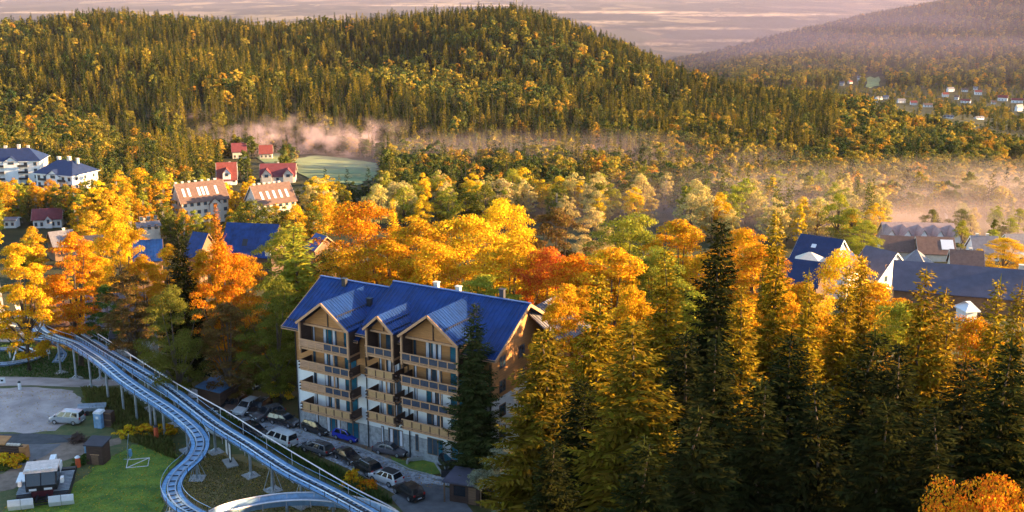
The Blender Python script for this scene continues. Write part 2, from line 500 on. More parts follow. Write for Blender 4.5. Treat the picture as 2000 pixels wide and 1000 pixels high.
drape('road', [(340, 745), (420, 775), (520, 800), (600, 838), (700, 868), (770, 895), (800, 918), (850, 930), (905, 938), (980, 950), (985, 965), (900, 950), (845, 948), (800, 975), (770, 965), (700, 925), (600, 880), (510, 850), (430, 815), (350, 770)], M_setts, 0.05, label='road of grey stone setts in front of the hotel')
drape('parking_bay', [(430, 772), (520, 792), (600, 828), (700, 858), (770, 884), (790, 905), (770, 902), (700, 874), (600, 845), (520, 808), (430, 785)], M_mud, 0.07, label='brown paved parking strip along the hotel')
drape('asphalt_lane', [(762, 972), (800, 950), (845, 945), (890, 958), (935, 1015), (800, 1015)], M_asph2, 0.07, label='asphalt forecourt at the foot of the road')
drape('meadow', [(572, 312), (606, 304), (680, 310), (735, 320), (742, 342), (700, 362), (610, 352), (580, 335)], M_meadow, 0.3, label='pale green meadow behind the maroon house', step=6, jag=2.5)
drape('meadow', [(500, 308), (540, 300), (575, 306), (570, 318), (520, 322)], M_meadow, 0.3, label='small pale meadow by the misty houses', step=9)
drape('meadow', [(1692, 153), (1700, 150), (1708, 153), (1716, 150), (1720, 157), (1716, 162), (1718, 168), (1708, 169), (1700, 173), (1690, 170), (1694, 162)], M_meadow, 0.8, label='far green meadow above the valley hamlet', step=20)

# ---------------------------------------------------------------- trees
M_bark = mat('bark', (0.085, 0.06, 0.045), 0.9, var=0.35, scale=6, stretch=(3, 3, 0.6), bump=0.5)
M_bark_pale = mat('pale_bark', (0.33, 0.29, 0.25), 0.85, var=0.4, scale=5, stretch=(2, 2, 1), bump=0.3)
M_leaf = leaf_mat('autumn_leaves', 0.24)
M_needle = leaf_mat('needles', 0.06, spread=0.55, hue=0.02)
SP_RAMP = [(0.0, (0.012, 0.024, 0.010)), (1.0, (0.28, 0.20, 0.02)), (0.4, (0.03, 0.046, 0.012)), (0.72, (0.11, 0.10, 0.016))]  # gold end puts sunlit crowns, dark end shaded ones, into the colour
BR_RAMP = [(0.0, (0.05, 0.08, 0.025)), (1.0, (0.46, 0.22, 0.025)), (0.4, (0.12, 0.13, 0.03)), (0.65, (0.28, 0.23, 0.035)), (0.88, (0.44, 0.30, 0.04))]
M_hneedle = leaf_mat('hill_needles', 0.06, False, SP_RAMP, 0.3, 0.015)
M_hleaf = leaf_mat('hill_leaves', 0.25, False, BR_RAMP, 0.3, 0.03)

def kites(P, D, S, W):
    """diamond quads: root P, direction*length D, side half-vector S"""
    n = len(P)
    V = np.empty((n, 4, 3))
    V[:, 0] = P; V[:, 1] = P + D * 0.45 + S; V[:, 2] = P + D; V[:, 3] = P + D * 0.45 - S
    return V.reshape(-1, 3), np.arange(n * 4).reshape(n, 4)

def spruce_crown(seed, H, RR, whorl, nb, tw, base=0.12, wid=0.17, droop=0.42, full=1.0, jit=0.5):
    rng = np.random.default_rng(seed)
    Ps, Ds, Ss = [], [], []
    z = base * H
    while z < H * 0.985:
        rel = z / H
        Lm = RR * (1 - rel) ** 0.82 * full + 0.25
        if rel < 0.25: Lm *= 0.75 + rel
        k = max(3, int(nb * (0.6 + 0.5 * (1 - rel))))
        a0 = rng.uniform(0, 6.28)
        for j in range(k):
            az = a0 + 6.283 * j / k + rng.normal(0, 0.25)
            L = Lm * rng.uniform(0.62, 1.18)
            z0 = z + rng.uniform(-jit, jit) * whorl
            n = max(2, int(L / tw))
            t = (np.arange(n) + rng.uniform(0.3, 0.9)) / n * 0.98 + 0.03
            e = 0.55 * rel ** 1.5 - droop * (1 - rel) + rng.normal(0, 0.07)
            r = L * t
            dz = L * (e * t + (0.30 * (1 - rel) + 0.05) * t * t)
            rad = np.array([math.cos(az), math.sin(az), 0.0]); tan = np.array([-math.sin(az), math.cos(az), 0.0])
            p = np.array([0, 0, z0]) + np.outer(r, rad); p[:, 2] += dz
            for side in (-1, 1, 0):
                ln = np.clip((0.36 * L * (1 - t) + 0.36), 0.3, 1.5) * rng.uniform(0.7, 1.25, n)
                if side == 0:
                    ln = ln * 0.8
                    d = np.outer(rng.uniform(0.15, 0.5, n), rad) + np.outer(rng.normal(0, 0.3, n), tan); d[:, 2] = rng.uniform(-1.0, -0.25, n)
                    last = np.argmax(t); d[last] = rad + np.array([0, 0, e * 0.5 + 0.25])
                else:
                    d = np.outer(rng.uniform(0.45, 0.85, n), rad) + np.outer(side * rng.uniform(0.6, 1.0, n), tan); d[:, 2] = rng.uniform(-0.45, 0.12, n)
                d /= np.linalg.norm(d, axis=1)[:, None]
                d *= ln[:, None]
                s = np.cross(d, np.array([0, 0, 1.0]) + rng.normal(0, 0.45, (n, 3)))
                s /= np.linalg.norm(s, axis=1)[:, None] + 1e-6
                Ps.append(p); Ds.append(d); Ss.append(s * (ln * wid + 0.035)[:, None])
        z += whorl * rng.uniform(0.75, 1.25) * (1.0 - 0.35 * rel)
    # leader
    Ps.append(np.array([[0, 0, H * 0.95]] * 3)); Ds.append(np.array([[0.03, 0, H * 0.06], [0.2, 0.1, H * 0.03], [-0.15, -0.2, H * 0.03]])); Ss.append(np.array([[0.07, 0, 0], [0, 0.06, 0], [0.05, 0.05, 0]]))
    return kites(np.concatenate(Ps), np.concatenate(Ds), np.concatenate(Ss), None)

def spruce_trunk(seed, H, r):
    rng = random.Random(seed)
    pts = [(rng.uniform(-.05, .05) * i, rng.uniform(-.05, .05) * i, H * 0.97 * i / 7) for i in range(8)]
    m = MB().tube(pts, [r * (1 - i / 7.6) * (1.25 if i == 0 else 1) for i in range(8)], 8)
    for i in range(14):      # dead lower stubs
        z = H * rng.uniform(0.03, 0.2); a = rng.uniform(0, 6.28); l = rng.uniform(0.4, 1.2)
        m.tube([(0, 0, z), (math.cos(a) * l, math.sin(a) * l, z - 0.1 * l)], [0.03, 0.012], 4, False)
    return m

def broad_parts(seed, H, W, base, ncl, nl, leaf, top=0.55, squash=0.75, rcr=(0.085, 0.16), dome=True):
    """crown (points, quads) and trunk with limbs"""
    rng = np.random.default_rng(seed)
    cz0, ch = base, H - base
    cs, rs = [], []
    i = 0
    while len(cs) < ncl:
        i += 1
        zr = rng.uniform(0.02, 1.0)
        wf = (1 - abs(2 * zr ** 0.9 - 1) ** 2.6) ** 0.6 if dome else math.sin(PI * min(1, zr ** top)) ** 0.6
        a = rng.uniform(0, 6.283); rr = rng.uniform(0.15, 1.0) ** 0.5
        lob = 1 + 0.22 * math.sin(a * 2 + seed) + 0.15 * math.sin(a * 3 + 5 * zr + seed * 2)
        rc = W * rng.uniform(*rcr)
        x, y = (W / 2 * wf * rr * lob - rc * 0.4) * math.cos(a), (W / 2 * wf * rr * lob - rc * 0.4) * math.sin(a)
        z = cz0 + ch * zr * (0.96 + 0.08 * rng.random()) - rc * 0.4
        cs.append((x, y, z)); rs.append(rc)
    cs = np.array(cs); rs = np.array(rs)
    idx = rng.choice(ncl, ncl * nl, p=(rs ** 2) / (rs ** 2).sum())
    n = len(idx)
    un = rng.normal(0, 1, (n, 3)); un /= np.linalg.norm(un, axis=1)[:, None]
    un[:, 2] = np.where(un[:, 2] < -0.35, -un[:, 2], un[:, 2])
    p = cs[idx] + un * rs[idx][:, None] * rng.uniform(0.55, 1.12, n)[:, None] * np.array([1.1, 1.1, squash])
    nor = un + rng.normal(0, 0.55, (n, 3)); nor[:, 2] += 0.25
    nor /= np.linalg.norm(nor, axis=1)[:, None]
    d = np.cross(nor, rng.normal(0, 1, (n, 3))); d /= np.linalg.norm(d, axis=1)[:, None] + 1e-6
    s = np.cross(nor, d)
    sz = leaf * rng.uniform(0.6, 1.4, n)
    V, Fq = kites(p - d * sz[:, None] * 0.5, d * sz[:, None], s * (sz * 0.36)[:, None], None)
    r2 = random.Random(seed)
    t = MB()
    rt = 0.018 * H + 0.06
    tp = [(0, 0, 0), (0.1, 0.05, H * 0.15), (0.2, -0.1, base * 0.9 + 0.1 * H), (0.1, 0.1, base + ch * 0.45), (0.0, 0.1, base + ch * 0.8)]
    t.tube(tp, [rt * 1.3, rt, rt * 0.75, rt * 0.45, rt * 0.12], 8)
    for k in np.argsort(-rs)[:min(14, ncl)]:
        c = cs[k]; f = r2.uniform(0.1, 0.6)
        z0 = min(base * 0.75 + ch * 0.5 * f, c[2] - 0.2)
        a = Vector((0.1, 0, max(z0, base * 0.55))); b = Vector(c)
        mid = a.lerp(b, 0.5) + Vector((0, 0, -0.06 * H * r2.random() + 0.03 * H))
        t.tube([a, mid, b], [rt * 0.45, rt * 0.28, rt * 0.07], 5, False)
    return V, Fq, t

def tree_proto(name, H, W, crown_vf, trunk_mb, m_leaf, m_bark):
    cm = mesh_np(name + '_crown', crown_vf[0], crown_vf[1], m_leaf)
    tm = trunk_mb.mesh(name + '_trunk', m_bark, True)
    return (cm, tm, H, W)

PROTO = {}
_V, _F, _t = broad_parts(59, 16, 13, 2, 170, 260, 0.17, 0.55, 0.6, (0.06, 0.11))
PROTO['fine'] = tree_proto('broadleaf', 16, 13, (_V, _F), _t, M_leaf, M_bark)
for i, (h, r) in enumerate([(28, 4.6), (29, 4.0), (27, 5.2), (30, 4.4)]):
    PROTO['spruce%d' % i] = tree_proto('spruce', h, 2 * r, spruce_crown(10 + i, h, r, 0.72, 9, 0.20, wid=0.115, jit=0.22), spruce_trunk(i, h, 0.30), M_needle, M_bark)
for i, (h, r) in enumerate([(24, 4.2), (22, 3.6)]):
    PROTO['larch%d' % i] = tree_proto('larch', h, 2 * r, spruce_crown(40 + i, h, r, 0.6, 8, 0.27, base=0.08, wid=0.15, droop=0.12), spruce_trunk(20 + i, h, 0.25), M_leaf, M_bark)
for i, (h, w, b0, top) in enumerate([(22, 17, 2.5, 0.55), (23, 15, 2.5, 0.6), (20, 16, 2, 0.55), (24, 13, 3, 0.62), (22, 12, 2.5, 0.55)]):
    V, Fq, t = broad_parts(60 + i, h, w, b0, 150, 260, 0.245, top, 0.5, (0.06, 0.115))
    PROTO['broad%d' % i] = tree_proto('broadleaf', h, w, (V, Fq), t, M_leaf, M_bark)
for i, (h, w, b0, top) in enumerate([(15, 9, 3, 0.6), (16, 7.5, 2.5, 0.62), (14, 10, 2, 0.6), (17, 6, 2.5, 0.55)]):
    V, Fq, t = broad_parts(80 + i, h, w, b0, 60, 100, 0.37, top, dome=i in (0, 2))
    PROTO['mid%d' % i] = tree_proto('birch', h, w, (V, Fq), t, M_leaf, M_bark_pale if i in (1, 3) else M_bark)
for i, (h, r) in enumerate([(20, 3.3), (22, 3.0)]):
    PROTO['midspruce%d' % i] = tree_proto('spruce', h, 2 * r, spruce_crown(50 + i, h, r, 0.95, 6, 0.75, wid=0.26), spruce_trunk(30 + i, h, 0.22), M_needle, M_bark)

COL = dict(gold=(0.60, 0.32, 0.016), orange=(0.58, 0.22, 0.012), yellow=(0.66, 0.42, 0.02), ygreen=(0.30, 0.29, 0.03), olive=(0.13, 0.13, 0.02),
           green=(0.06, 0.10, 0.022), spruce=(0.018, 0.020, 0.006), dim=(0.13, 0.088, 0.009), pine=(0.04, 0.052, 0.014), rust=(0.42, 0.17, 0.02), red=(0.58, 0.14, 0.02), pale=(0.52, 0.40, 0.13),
           brown=(0.14, 0.085, 0.025), silver=(0.20, 0.22, 0.15), sprucelit=(0.24, 0.15, 0.011), amber=(0.48, 0.23, 0.012), teal=(0.05, 0.09, 0.045))  # sprucelit, dim and spruce put sunlit, half-lit and shaded looks into the colour
_trng = random.Random(3)
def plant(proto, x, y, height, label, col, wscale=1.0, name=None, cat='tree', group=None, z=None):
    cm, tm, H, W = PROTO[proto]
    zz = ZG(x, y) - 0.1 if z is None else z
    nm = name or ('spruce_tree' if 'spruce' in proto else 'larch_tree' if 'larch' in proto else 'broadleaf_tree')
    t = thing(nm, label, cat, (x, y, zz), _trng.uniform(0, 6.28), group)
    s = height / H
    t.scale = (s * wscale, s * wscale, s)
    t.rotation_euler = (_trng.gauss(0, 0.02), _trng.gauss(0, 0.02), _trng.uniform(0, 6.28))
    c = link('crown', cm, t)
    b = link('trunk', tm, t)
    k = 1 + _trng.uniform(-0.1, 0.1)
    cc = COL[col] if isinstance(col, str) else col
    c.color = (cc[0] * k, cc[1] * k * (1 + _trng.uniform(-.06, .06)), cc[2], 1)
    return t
def tree_px(proto, u, v, y, label, col, wpx=None, **kw):
    """a tree whose top shows at photo pixel (u, v), standing y metres out"""
    P = AT(u, v, y)
    h = P.z - ZG(P.x, y)
    H, W = PROTO[proto][2:]
    ws = 1.0
    if wpx: ws = MPX(wpx, y) / (W * h / H)
    return plant(proto, P.x, y, h, label, col, ws, **kw)

# ---------------------------------------------------------------- building materials
M_roofblue = mat('blue_roof_metal', (0.005, 0.033, 0.145), 0.48, 0.2, var=0.4, scale=0.5)
M_seamblue = mat('blue_seam_metal', (0.03, 0.075, 0.26), 0.42, 0.35, var=0.12, scale=1.5)
M_roofnavy = mat('navy_roof_metal', (0.02, 0.035, 0.10), 0.55, 0.3, var=0.15, scale=0.7)
M_roofviolet = mat('slate_violet_roof', (0.085, 0.078, 0.11), 0.7, 0.0, var=0.15, scale=0.5)
M_roofbrown = mat('brown_roof_tile', (0.15, 0.085, 0.065), 0.75, var=0.2, scale=1.2, bump=0.3)
M_roofred = mat('red_roof_tile', (0.22, 0.045, 0.035), 0.75, var=0.2, scale=1.2, bump=0.3)
M_roofmaroon = mat('maroon_roof_tile', (0.17, 0.035, 0.04), 0.75, var=0.2, scale=1.2, bump=0.3)
M_roofgrey = mat('grey_roof', (0.16, 0.15, 0.17), 0.7, var=0.2, scale=1.0)
M_roofdark = mat('dark_roof', (0.045, 0.04, 0.05), 0.7, var=0.2, scale=1.0)
M_white = mat('white_plaster', (0.76, 0.75, 0.74), 0.85, var=0.05, scale=0.8)
M_cream = mat('cream_plaster', (0.62, 0.54, 0.45), 0.85, var=0.08, scale=0.8)
M_stone = mat('rubble_stone', (0.20, 0.20, 0.21), 0.9, scale=1.6, bump=0.9, bscale=3, col2=(0.42, 0.42, 0.43))
M_tan = mat('tan_timber', (0.42, 0.19, 0.065), 0.75, var=0.18, scale=2.0, stretch=(0.4, 0.4, 4))
M_beige = mat('pale_timber', (0.50, 0.27, 0.14), 0.7, var=0.12, scale=3.0)
M_brown = mat('dark_brown_timber', (0.075, 0.04, 0.028), 0.75, var=0.25, scale=2.0, stretch=(0.5, 0.5, 3))
M_midbrown = mat('brown_timber', (0.20, 0.11, 0.06), 0.75, var=0.25, scale=2.0, stretch=(0.5, 0.5, 3))
M_glass = mat('window_glass', (0.04, 0.07, 0.10), 0.08, 0.0, var=0.4, scale=0.5, spec=0.9)  # blue base brightened to stand in for reflected sky
M_teal = mat('teal_glass', (0.015, 0.10, 0.15), 0.12, 0.0, var=0.4, scale=0.6, spec=0.7)  # teal base carries a painted sky reflection
M_curtain = mat('curtain', (0.62, 0.60, 0.64), 0.9, var=0.25, scale=4, stretch=(4, 4, 0.2))
M_dark = mat('dark_metal', (0.03, 0.03, 0.035), 0.5, 0.3)
M_steel = mat('galvanised_steel', (0.42, 0.46, 0.52), 0.4, 0.6, var=0.15, scale=2)
M_concrete = mat('concrete', (0.36, 0.35, 0.34), 0.9, var=0.15, scale=2, bump=0.2)
M_whitemetal = mat('white_metal', (0.72, 0.72, 0.74), 0.4, 0.1, var=0.05)

# ---------------------------------------------------------------- the hotel
HA = ONZ(585, 838, 0)
hotel = thing('hotel', 'tall hotel with vivid blue metal roof and three timber gables of balconies', 'hotel', (HA.x, HA.y, 0), R(-30.0))
XE, SPL, YD = 29.8, 11.2, 14.0
SL = 0.573
MB().box(0, XE, 0, YD, -6, 3.0).build('stone_base', M_stone, hotel)
MB().box(0, XE, 0, YD, 3.0, 9.7).build('plaster_wall', M_white, hotel)
w = MB()
w.prism([(0, 0, 9.7), (0, YD, 9.7), (0, YD, 14.8), (0, 7, 18.85), (0, 0, 14.8)], (SPL, 0, 0))
w.build('timber_wall', M_tan, hotel)
w = MB()
w.prism([(SPL, 0, 9.7), (SPL, YD, 9.7), (SPL, YD, 15.75), (SPL, 7, 19.8), (SPL, 0, 15.75)], (XE - SPL, 0, 0))
w.build('timber_wall', M_tan, hotel)
def slope(x0, x1, ya, za, yb, zb, t=0.25):
    return MB().prism([(x0, ya, za), (x1, ya, za), (x1, yb, zb), (x0, yb, zb)], (0, 0, -t))
def seams(x0, x1, ya, za, yb, zb, parent, step=0.62, m=None):
    s = MB(); x = x0 + 0.3
    while x < x1 - 0.1:
        s.prism([(x - .03, ya, za - .02), (x + .03, ya, za - .02), (x + .03, yb, zb - .02), (x - .03, yb, zb - .02)], (0, 0, 0.085)); x += step
    o = s.build('seam', m or M_seamblue, parent); o['kind'] = 'stuff'
    return o
for (x0, x1, dz) in ((-1.1, SPL, 0.0), (SPL - 0.35, 31.0, 0.95)):
    rf = slope(x0, x1, 0.15, 14.5 + dz + 1.35 * SL, 7.0, 19.2 + dz).build('roof', M_roofblue, hotel)
    seams(x0, x1, 0.15, 14.5 + dz + 1.35 * SL, 7.0, 19.2 + dz, rf)
    cut = [(2.6, 10.55)] if x0 < 0 else [(13.15, 17.3), (18.35, 26.55)]     # the eaves stop at the bays
    edges = [x0] + [e for c in cut for e in c] + [x1]
    for xa, xb in zip(edges[0::2], edges[1::2]):
        ev = slope(xa, xb, -1.2, 14.5 + dz, 0.15, 14.5 + dz + 1.35 * SL).build('eaves', M_roofblue, hotel)
        seams(xa, xb, -1.2, 14.5 + dz, 0.15, 14.5 + dz + 1.35 * SL, ev)
        MB().box(xa, xb, -1.32, -1.2, 14.18 + dz, 14.5 + dz).build('fascia', M_beige, hotel)
        MB().tube([(xa, -1.4, 14.42 + dz), (xb, -1.4, 14.42 + dz)], 0.08, 6).build('gutter', M_dark, hotel)
        g = MB()
        for k in range(int((xb - xa) / 0.5)): g.box(xa + .2 + k * .5, xa + .28 + k * .5, -0.3, -0.2, 15.0 + dz, 15.32 + dz)
        g.bar((xa + .1, -.25, 15.28 + dz), (xb - .1, -.25, 15.28 + dz), .06, .06); g.build('snow_guard', M_dark, hotel)
    rb = slope(x0, x1, 15.2, 14.5 + dz, 7.0, 19.2 + dz).build('roof', M_roofblue, hotel)
    seams(x0, x1, 15.2, 14.5 + dz, 7.0, 19.2 + dz, rb)
    MB().bar((x0 - .03, 7, 19.24 + dz), (x1 + .03, 7, 19.24 + dz), 0.4, 0.12).build('ridge_cap', M_seamblue, hotel)
for x, d in ((-1.1, 0), (31.0, .95)):
    for ys_ in (-1.2, 15.2):
        MB().bar((x, ys_, 14.33 + d), (x, 7.0, 19.03 + d), 0.1, 0.36).build('barge_board', M_beige, hotel)
for x, y, z, m, h in ((3.5, 6.2, 18.7, M_dark, .9), (9.2, 4.0, 17.4, M_dark, .9), (16.5, 8.5, 19.3, M_cream, 1.1), (20.0, 8.2, 19.5, M_cream, .9), (26.5, 8.0, 19.6, M_roofdark, 1.4)):
    c = MB().box(x - .3, x + .3, y - .25, y + .25, z - 1, z + h); c.box(x - .38, x + .38, y - .33, y + .33, z + h, z + h + .12)
    c.build('chimney', m, hotel)

def window(parent, x0, x1, z0, z1, y, panes, seed, frame=M_midbrown, teal=False):
    rg = random.Random(seed)
    f = MB()
    f.box(x0, x1, y - .05, y + .02, z0, z0 + .09).box(x0, x1, y - .05, y + .02, z1 - .09, z1)
    w_ = (x1 - x0) / panes
    for k in range(panes + 1):
        xx = x0 + k * w_
        a, b = max(x0, xx - .05), min(x1, xx + .05)
        f.box(a, b, y - .055, y + .02, z0 + .09, z1 - .09)
    fo = f.build('window', frame, parent)
    for k in range(panes):
        a, b = x0 + k * w_ + .05, x0 + (k + 1) * w_ - .05
        MB().box(a, b, y - .02, y - .004, z0 + .09, z1 - .09).build('pane', M_teal if teal or rg.random() < .25 else M_glass, fo)
        if not teal and rg.random() < .6:
            c0 = a + rg.choice((0, .35)) * (b - a); MB().box(c0, c0 + (b - a) * .6, y - .028, y - .0215, z0 + .1, z1 - .1).build('curtain', M_curtain, fo)
    return fo

def bay(x0, x1, dz, ze, za, wins, styles, seed):
    xm = (x0 + x1) / 2
    # little gable roof, its seams and snow guard
    zm = lambda z: (z - 14.5 - (0.95 if x0 > SPL else 0)) / SL - 1.2
    for sx, xe in ((-1, x0 - .3), (1, x1 + .3)):
        zl = ze - .15
        q = [(xm, -2.5, za), (xe, -2.5, zl), (xe, zm(zl) + .15, zl), (xm, zm(za) + .15, za)]
        rf = MB().prism(q, (0, 0, -.2)).build('gable_roof', M_roofblue, hotel)
        s = MB(); n = int((zm(za) + 2.5) / .5)
        for k in range(n):
            yy = -2.4 + k * .5
            # where the seam runs into the main roof
            f = 1.0
            yb_e, yb_a = zm(zl), zm(za)
            if yy > yb_e: f = max(0.02, (yb_a - yy) / (yb_a - yb_e))
            xe2, ze2 = xm + (xe - xm) * f, za + (zl - za) * f
            s.prism([(xm, yy - .03, za), (xm, yy + .03, za), (xe2, yy + .03, ze2), (xe2, yy - .03, ze2)], (0, 0, .07))
        so = s.build('seam', M_seamblue, rf); so['kind'] = 'stuff'
        g = MB()
        for fr in (.55, .92):
            xx, zz = xm + (xe - xm) * fr, za + (zl - za) * fr
            ye = zm(zz)
            g.bar((xx, -2.3, zz + .25), (xx, ye, zz + .25), .06, .06)
            k = -2.2
            while k < ye: g.box(xx - .04, xx + .04, k, k + .08, zz, zz + .26); k += .45
        g.build('snow_guard', M_dark, hotel)
        MB().bar((xm, -2.52, za - .16), (xe, -2.52, zl - .16), .12, .3).build('barge_board', M_beige, hotel)
    zf = [4.1 + dz, 6.95 + dz, 9.8 + dz, 12.65 + dz]
    for x in (x0, x1):
        MB().box(x - .12, x + .12, -2.3, -2.06, zf[3] - .4, ze - .2).build('post', M_beige, hotel)
        MB().box(x - .09, x + .09, -2.05, 0, zf[3] - .9, ze - .25).build('side_wall', M_brown, hotel)
    # gable panel with its beam and king post
    MB().prism([(x0 + .1, -1.2, ze - .55), (x1 - .1, -1.2, ze - .55), (x1 - .1, -1.2, ze - .3), (xm, -1.2, za - .35), (x0 + .1, -1.2, ze - .3)], (0, 1.0, 0)).build('gable_panel', M_tan, hotel)
    MB().box(x0 + .1, x1 - .1, -1.5, -1.205, ze - .75, ze - .5).build('beam', M_beige, hotel)
    MB().box(xm - .07, xm + .07, -1.3, -1.203, ze - .49, za - .5).build('king_post', M_brown, hotel)
    MB().box(x0 + .1, x1 - .1, -1.19, -.01, ze - .7, ze - .56).build('soffit', M_brown, hotel)
    # storeys: window groups
    for k, z in enumerate([0.6 + dz * .5] + zf):
        for j, (a, b, n, tl) in enumerate(wins):
            window(hotel, x0 + a, x0 + b, z + .08, z + 2.3, 0.0, n, seed * 50 + k * 7 + j, teal=tl)
    # balconies
    for k, z in enumerate(zf):
        b = MB().box(x0 - .16, x1 + .16, -2.2, -.01, z - .25, z).build('balcony', M_beige, hotel)
        MB().box(x0 - .2, x1 + .2, -2.34, -2.2, z + 1.02, z + 1.14).build('top_rail', M_beige, b)
        MB().box(x0 - .2, x1 + .2, -2.32, -2.2, z + .12, z + .22).build('bottom_rail', M_beige, b)
        n = int(round((x1 - x0) / 1.28)); w_ = (x1 - x0) / n
        for j in range(n + 1):
            xx = x0 + j * w_
            MB().box(xx - .06, xx + .06, -2.31, -2.21, z, z + 1.02).build('baluster', M_beige if styles[k] != 'solid' else M_brown, b)
        for j in range(n):
            xx = x0 + j * w_
            if styles[k] == 'solid': MB().box(xx + .09, xx + w_ - .09, -2.29, -2.23, z + .24, z + 1.0).build('panel', M_tan2, b)
            elif styles[k] == 'half' and j < n / 2: MB().box(xx + .062, xx + w_ - .062, -2.285, -2.235, z + .23, z + 1.01).build('panel', M_batten, b)
            else: MB().box(xx + .07, xx + w_ - .07, -2.27, -2.25, z + .26, z + .98).build('panel', M_smoke, b)
        for x in (x0 - .1, x1 + .02):
            MB().box(x, x + .08, -2.18, -.02, z - .24, z + 1.1).build('side_panel', M_brown, b)
        if k < 3:
            for q in range(3):
                MB().box(x0 - .55, x0 - .17, -2.1, -1.9, z - .2 + q * .42, z - .06 + q * .42).build('log_end', M_brown, b)
                MB().box(x1 + .17, x1 + .5, -2.1, -1.9, z - .2 + q * .42, z - .06 + q * .42).build('log_end', M_brown, b)
    for k in range(3):
        MB().box(x1 - .2, x1 + .02, -2.0, -1.8, zf[k] + .01, zf[k + 1] - .26).build('post', M_midbrown, hotel)
        MB().box(x0 + (x1 - x0) * .66, x0 + (x1 - x0) * .66 + .14, -2.0, -1.86, zf[k] + .01, zf[k + 1] - .26).build('post', M_beige, hotel)
M_tan2 = mat('balcony_panel', (0.44, 0.25, 0.11), 0.75, var=0.12, scale=3)
M_batten = mat('batten_panel', (0.40, 0.22, 0.13), 0.75, var=0.3, scale=9, stretch=(0.05, 1, 1))
M_smoke = mat('smoked_glass', (0.05, 0.06, 0.09), 0.2, 0.0, spec=0.7)
W3 = [(.2, .65, 1, False), (2.0, 4.2, 3, False), (5.3, 7.2, 2, True)]
bay(2.75, 10.4, 0.0, 16.1, 19.05, W3, ['solid', 'half', 'half', 'half'], 1)
bay(13.3, 17.15, 0.85, 16.95, 18.75, [(.2, .6, 1, False), (1.3, 3.5, 3, False)], ['solid', 'solid', 'solid', 'open'], 2)
bay(18.5, 26.4, 0.85, 16.95, 19.95, [(.2, .65, 1, False), (2.0, 4.3, 3, False), (5.5, 7.6, 2, True)], ['solid', 'open', 'open', 'open'], 3)
for x in (0.15, 11.5, 17.9, 29.6):
    MB().tube([(x, -.12, -0.2), (x, -.12, 14.3)], 0.07, 6).build('downpipe', M_dark, hotel)
for k, z in enumerate((0.9, 4.2, 7.1, 10.0, 13.0)):      # right stretch and end wall
    window(hotel, 27.2, 28.6, z, z + 1.7, 0.0, 2, 300 + k)
def side_window(x, y0, y1, z0, z1):
    f = MB().box(x, x + .06, y0, y1, z0, z1).build('window', M_midbrown, hotel)
    MB().box(x + .06, x + .075, y0 + .1, (y0 + y1) / 2 - .04, z0 + .1, z1 - .1).build('pane', M_glass, f)
    MB().box(x + .06, x + .075, (y0 + y1) / 2 + .04, y1 - .1, z0 + .1, z1 - .1).build('pane', M_glass, f)
for z in (4.2, 7.1, 10.2, 13.2):
    for y0 in (1.6, 6.2, 10.6): side_window(XE, y0, y0 + 1.5, z, z + 1.6)
# rear wing whose roof catches the sun
MB().box(XE - 4, 33.6, 9.2, 16.2, -6, 14.6).build('wing_wall', M_tan, hotel)
rw = MB().prism([(29.5, 8.6, 18.6), (34.4, 8.6, 15.2), (34.4, 16.8, 15.2), (29.5, 16.8, 18.6)], (0, 0, -.22)).build('wing_roof', M_roofgrey, hotel)
s = MB()
for k in range(15):
    yy = 8.8 + k * .53; s.prism([(29.5, yy, 18.6), (34.4, yy, 15.2), (34.4, yy + .06, 15.2), (29.5, yy + .06, 18.6)], (0, 0, .08))
s.build('seam', M_roofgrey, rw)['kind'] = 'stuff'

